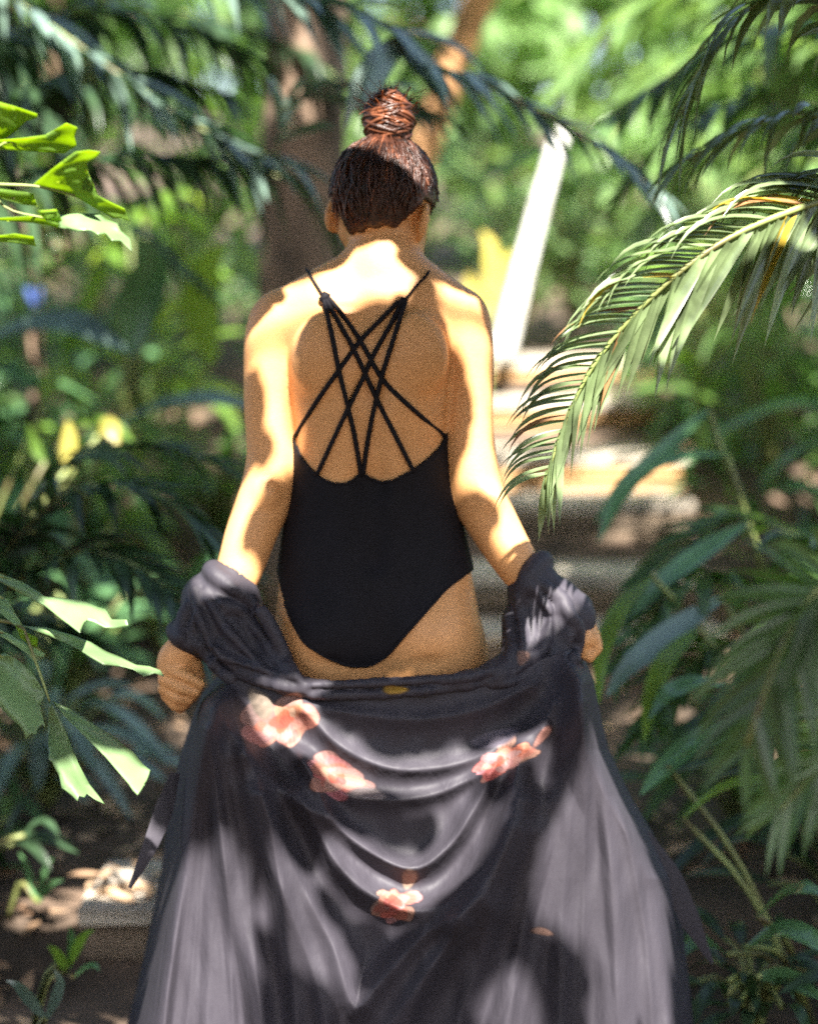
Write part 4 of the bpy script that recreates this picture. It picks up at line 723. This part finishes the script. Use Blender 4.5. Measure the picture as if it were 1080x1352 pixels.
LIT += [(2.1, [(-20, 400), (175, 400), (175, 485), (-20, 485)]), (2.05, [(170, 510), (340, 510), (340, 565), (170, 565)]), (2.9, [(830, -20), (1080, -20), (1080, 210), (900, 220)]), (1.75, [(60, 540), (170, 540), (170, 620), (60, 620)]), (1.2, [(640, 90), (860, 200), (850, 260), (620, 130)])]
LITG = []
SV = SUN/SUN[2]
for Y_, pg in LIT:
    P = WL(pg, Y_); LITG.append((P-SV*P[:, 2:3])[:, :2])
def inside(pts, poly):
    x, y = pts[:, 0], pts[:, 1]; c = np.zeros(len(pts), bool); j = len(poly)-1
    for i in range(len(poly)):
        xi, yi = poly[i]; xj, yj = poly[j]
        c ^= ((yi > y) != (yj > y)) & (x < (xj-xi)*(y-yi)/(yj-yi+1e-12)+xi); j = i
    return c
def lit_any(g2):
    c = np.zeros(len(g2), bool)
    for pg in LITG: c |= inside(g2, pg)
    return c
def canopy_leaves(n, gxr, gyr, zr, ls, openf):
    g2 = np.stack([RNG.uniform(*gxr, n), RNG.uniform(*gyr, n)], 1); z = RNG.uniform(*zr, n); P = np.c_[g2, np.zeros(n)]+SV*z[:, None]
    bad = openf(g2) | (P[:, 2] < 1.72+.15*(P[:, 1]+3)); P = P[~bad]; k = len(P)
    D = nrm(RNG.normal(0, 1, (k, 3))*[1, 1, .3]); U = nrm(SUN+RNG.normal(0, .25, (k, 3))); l_ = ls*(.7+.6*RNG.random(k)); P = P-D*l_[:, None]*.5
    C, Wv, Nv = blade_set(P, D, U, l_, ls*.27, .12, m=5, prof='broad', fold=.15)
    A = np.concatenate([C, C+Wv*.8, C-Wv*.8], 1); ga = (A-SV*A[..., 2:3])[..., :2]
    ok = ~lit_any(ga.reshape(-1, 2)).reshape(k, -1).any(1); return C[ok], Wv[ok], Nv[ok]
never = lambda g: np.zeros(len(g), bool)
sets = [canopy_leaves(17000, (-1.6, 1.05), (-.75, 1.85), (2.0, 2.9), .085, never), canopy_leaves(3000, (-1.6, 1.05), (-.75, 1.85), (2.9, 3.7), .12, never)]
ct = thing('shade_tree', 'broad-leaved tree overhead shading the person', 'tree', (2.6, -2.9, 0))
stem(ct, [(2.6, -2.9, -.05), (2.5, -2.85, 1.8), (2.0, -2.6, 3.3), (1.1, -1.8, 3.9)], .14, .04, 'bark', 'trunk', 12)
limbs = [tube(cr(np.array([(2.1, -2.65, 3.1), (1.4+.4*math.cos(k), -2.0, 3.7), (.6+.9*math.cos(k*1.9), -1.6+.8*math.sin(k*1.9), 3.75+.1*k/4)]), 8), np.linspace(.03, .006, 8), 5) for k in range(5)]
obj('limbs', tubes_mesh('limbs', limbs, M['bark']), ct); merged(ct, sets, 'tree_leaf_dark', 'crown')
def openf(g):
    v = np.sin(g[:, 0]*3.1+1.3*np.sin(g[:, 1]*2.3))+np.sin(g[:, 1]*3.7+1.1*np.sin(g[:, 0]*2.9+1))+.7*np.sin(g[:, 0]*7.3-g[:, 1]*6.1)
    return (v > np.where(g[:, 0] < -.3, .2, -.1)-.45*(g[:, 1] > 2.2)) & ~((g[:, 0] > -1.1) & (g[:, 0] < .9) & (g[:, 1] < 4.2))
near = lambda g: (g[:, 0] > -1.6) & (g[:, 0] < 1.05) & (g[:, 1] < 1.85) & (g[:, 1] > -.75)
for (bx_, by_, gxr, gyr, lab, n_) in [((-3.0), 1.0, (-4.5, .3), (-1, 4.5), 'broad-leaved tree overhead on the left bank', 3400), (-3.2, 5.8, (-5, -.6), (4.5, 10), 'broad-leaved tree overhead beyond the left bank', 2600), (3.2, 2.0, (.3, 4.5), (-1, 4.5), 'broad-leaved tree overhead on the right bank', 1800), (3.4, 6.2, (.4, 5), (4.5, 9.5), 'broad-leaved tree overhead beyond the right bank', 1200)]:  # unseen trees, crowns shaped to dapple the banks and steps
    t_ = thing('shade_tree', lab, 'tree', (bx_, by_, float(gz(bx_, by_)))); z0 = float(gz(bx_, by_)); gc = np.array([np.mean(gxr), np.mean(gyr), 0])+SV*4.6
    stem(t_, [(bx_, by_, z0-.05), (bx_, by_, 2.2), ((bx_+gc[0])/2, (by_+gc[1])/2, 4.2), gc], .16, .04, 'bark', 'trunk', 12)
    obj('limbs', tubes_mesh('limbs', [tube(cr(np.array([((bx_+gc[0])/2, (by_+gc[1])/2, 4.2), gc+[math.cos(k)*.8, math.sin(k)*.8, .2], gc+[math.cos(k)*1.8, math.sin(k)*1.8, .1]]), 8), np.linspace(.04, .01, 8), 5) for k in range(6)], M['bark']), t_)
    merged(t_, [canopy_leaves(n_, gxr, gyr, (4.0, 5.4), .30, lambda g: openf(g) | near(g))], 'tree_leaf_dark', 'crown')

# ---- ground cover on the banks
n = 15000; gxx = np.where(RNG.random(n) < .5, RNG.uniform(-4.5, -.86, n), RNG.uniform(1.0, 4.5, n)); gyy = RNG.uniform(.9, 9.5, n); hgt = .34*RNG.random(n)**1.5*(.4+.6*np.clip((gyy-1)/2, 0, 1)); P0 = np.c_[gxx, gyy, gz(gxx, gyy)+hgt]
dens = np.sin(gxx*2.1+gyy)+np.sin(gyy*1.7-gxx)+RNG.normal(0, .6, n); P0 = P0[dens > -.7]; n = len(P0)
for nm, sl0, m_ in (('ground_cover', 0, 'broad'), ('ground_cover', 1, 'tree_leaf')):
    P1 = P0[sl0::2]; n1 = len(P1); V, Q = ribbons(*blade_set(P1, RNG.normal(0, 1, (n1, 3))+[0, -.2, .5], nrm(RNG.normal(0, .4, (n1, 3))+[0, -.3, 1]), .10+.12*RNG.random(n1), .022, .4, m=4, prof='broad', fold=.25))
    o = obj(nm, mesh(nm, V, Q, M[m_])); tag(o, ['glossy dark', 'paler'][sl0]+' low leafy ground cover spreading over the banks', 'ground cover', kind='stuff')
# ---- dead leaves on the soil
n = 2600; P0 = np.c_[RNG.uniform(-2.2, 2.2, n), RNG.uniform(-.6, 5, n), np.zeros(n)]; P0[:, 2] = gz(P0[:, 0], P0[:, 1])+.012+RNG.random(n)*.01
ok = (P0[:, 0] < -.70) | (P0[:, 0] > .86) | ((P0[:, 1] > .95) & (P0[:, 1] < 1.6)) | ((P0[:, 1] > 1.95) & (P0[:, 1] < 2.55)); P0 = P0[ok]; P0 = np.vstack([P0, np.c_[RNG.uniform(-.68, .40, 150), RNG.uniform(.60, .89, 150), .158+.012*RNG.random(150)]]); n = len(P0)
V, Q = ribbons(*blade_set(P0, np.c_[RNG.normal(0, 1, (n, 2)), RNG.normal(.1, .15, n)], nrm(np.c_[RNG.normal(0, .4, (n, 2)), np.ones(n)]), .05+.06*RNG.random(n), .014, .1, m=4, prof='broad', fold=.3))
o = obj('leaf_litter', mesh('leaf_litter', V, Q, M['litter'])); tag(o, 'dry brown leaves scattered over the dark soil', 'leaf litter', kind='stuff')
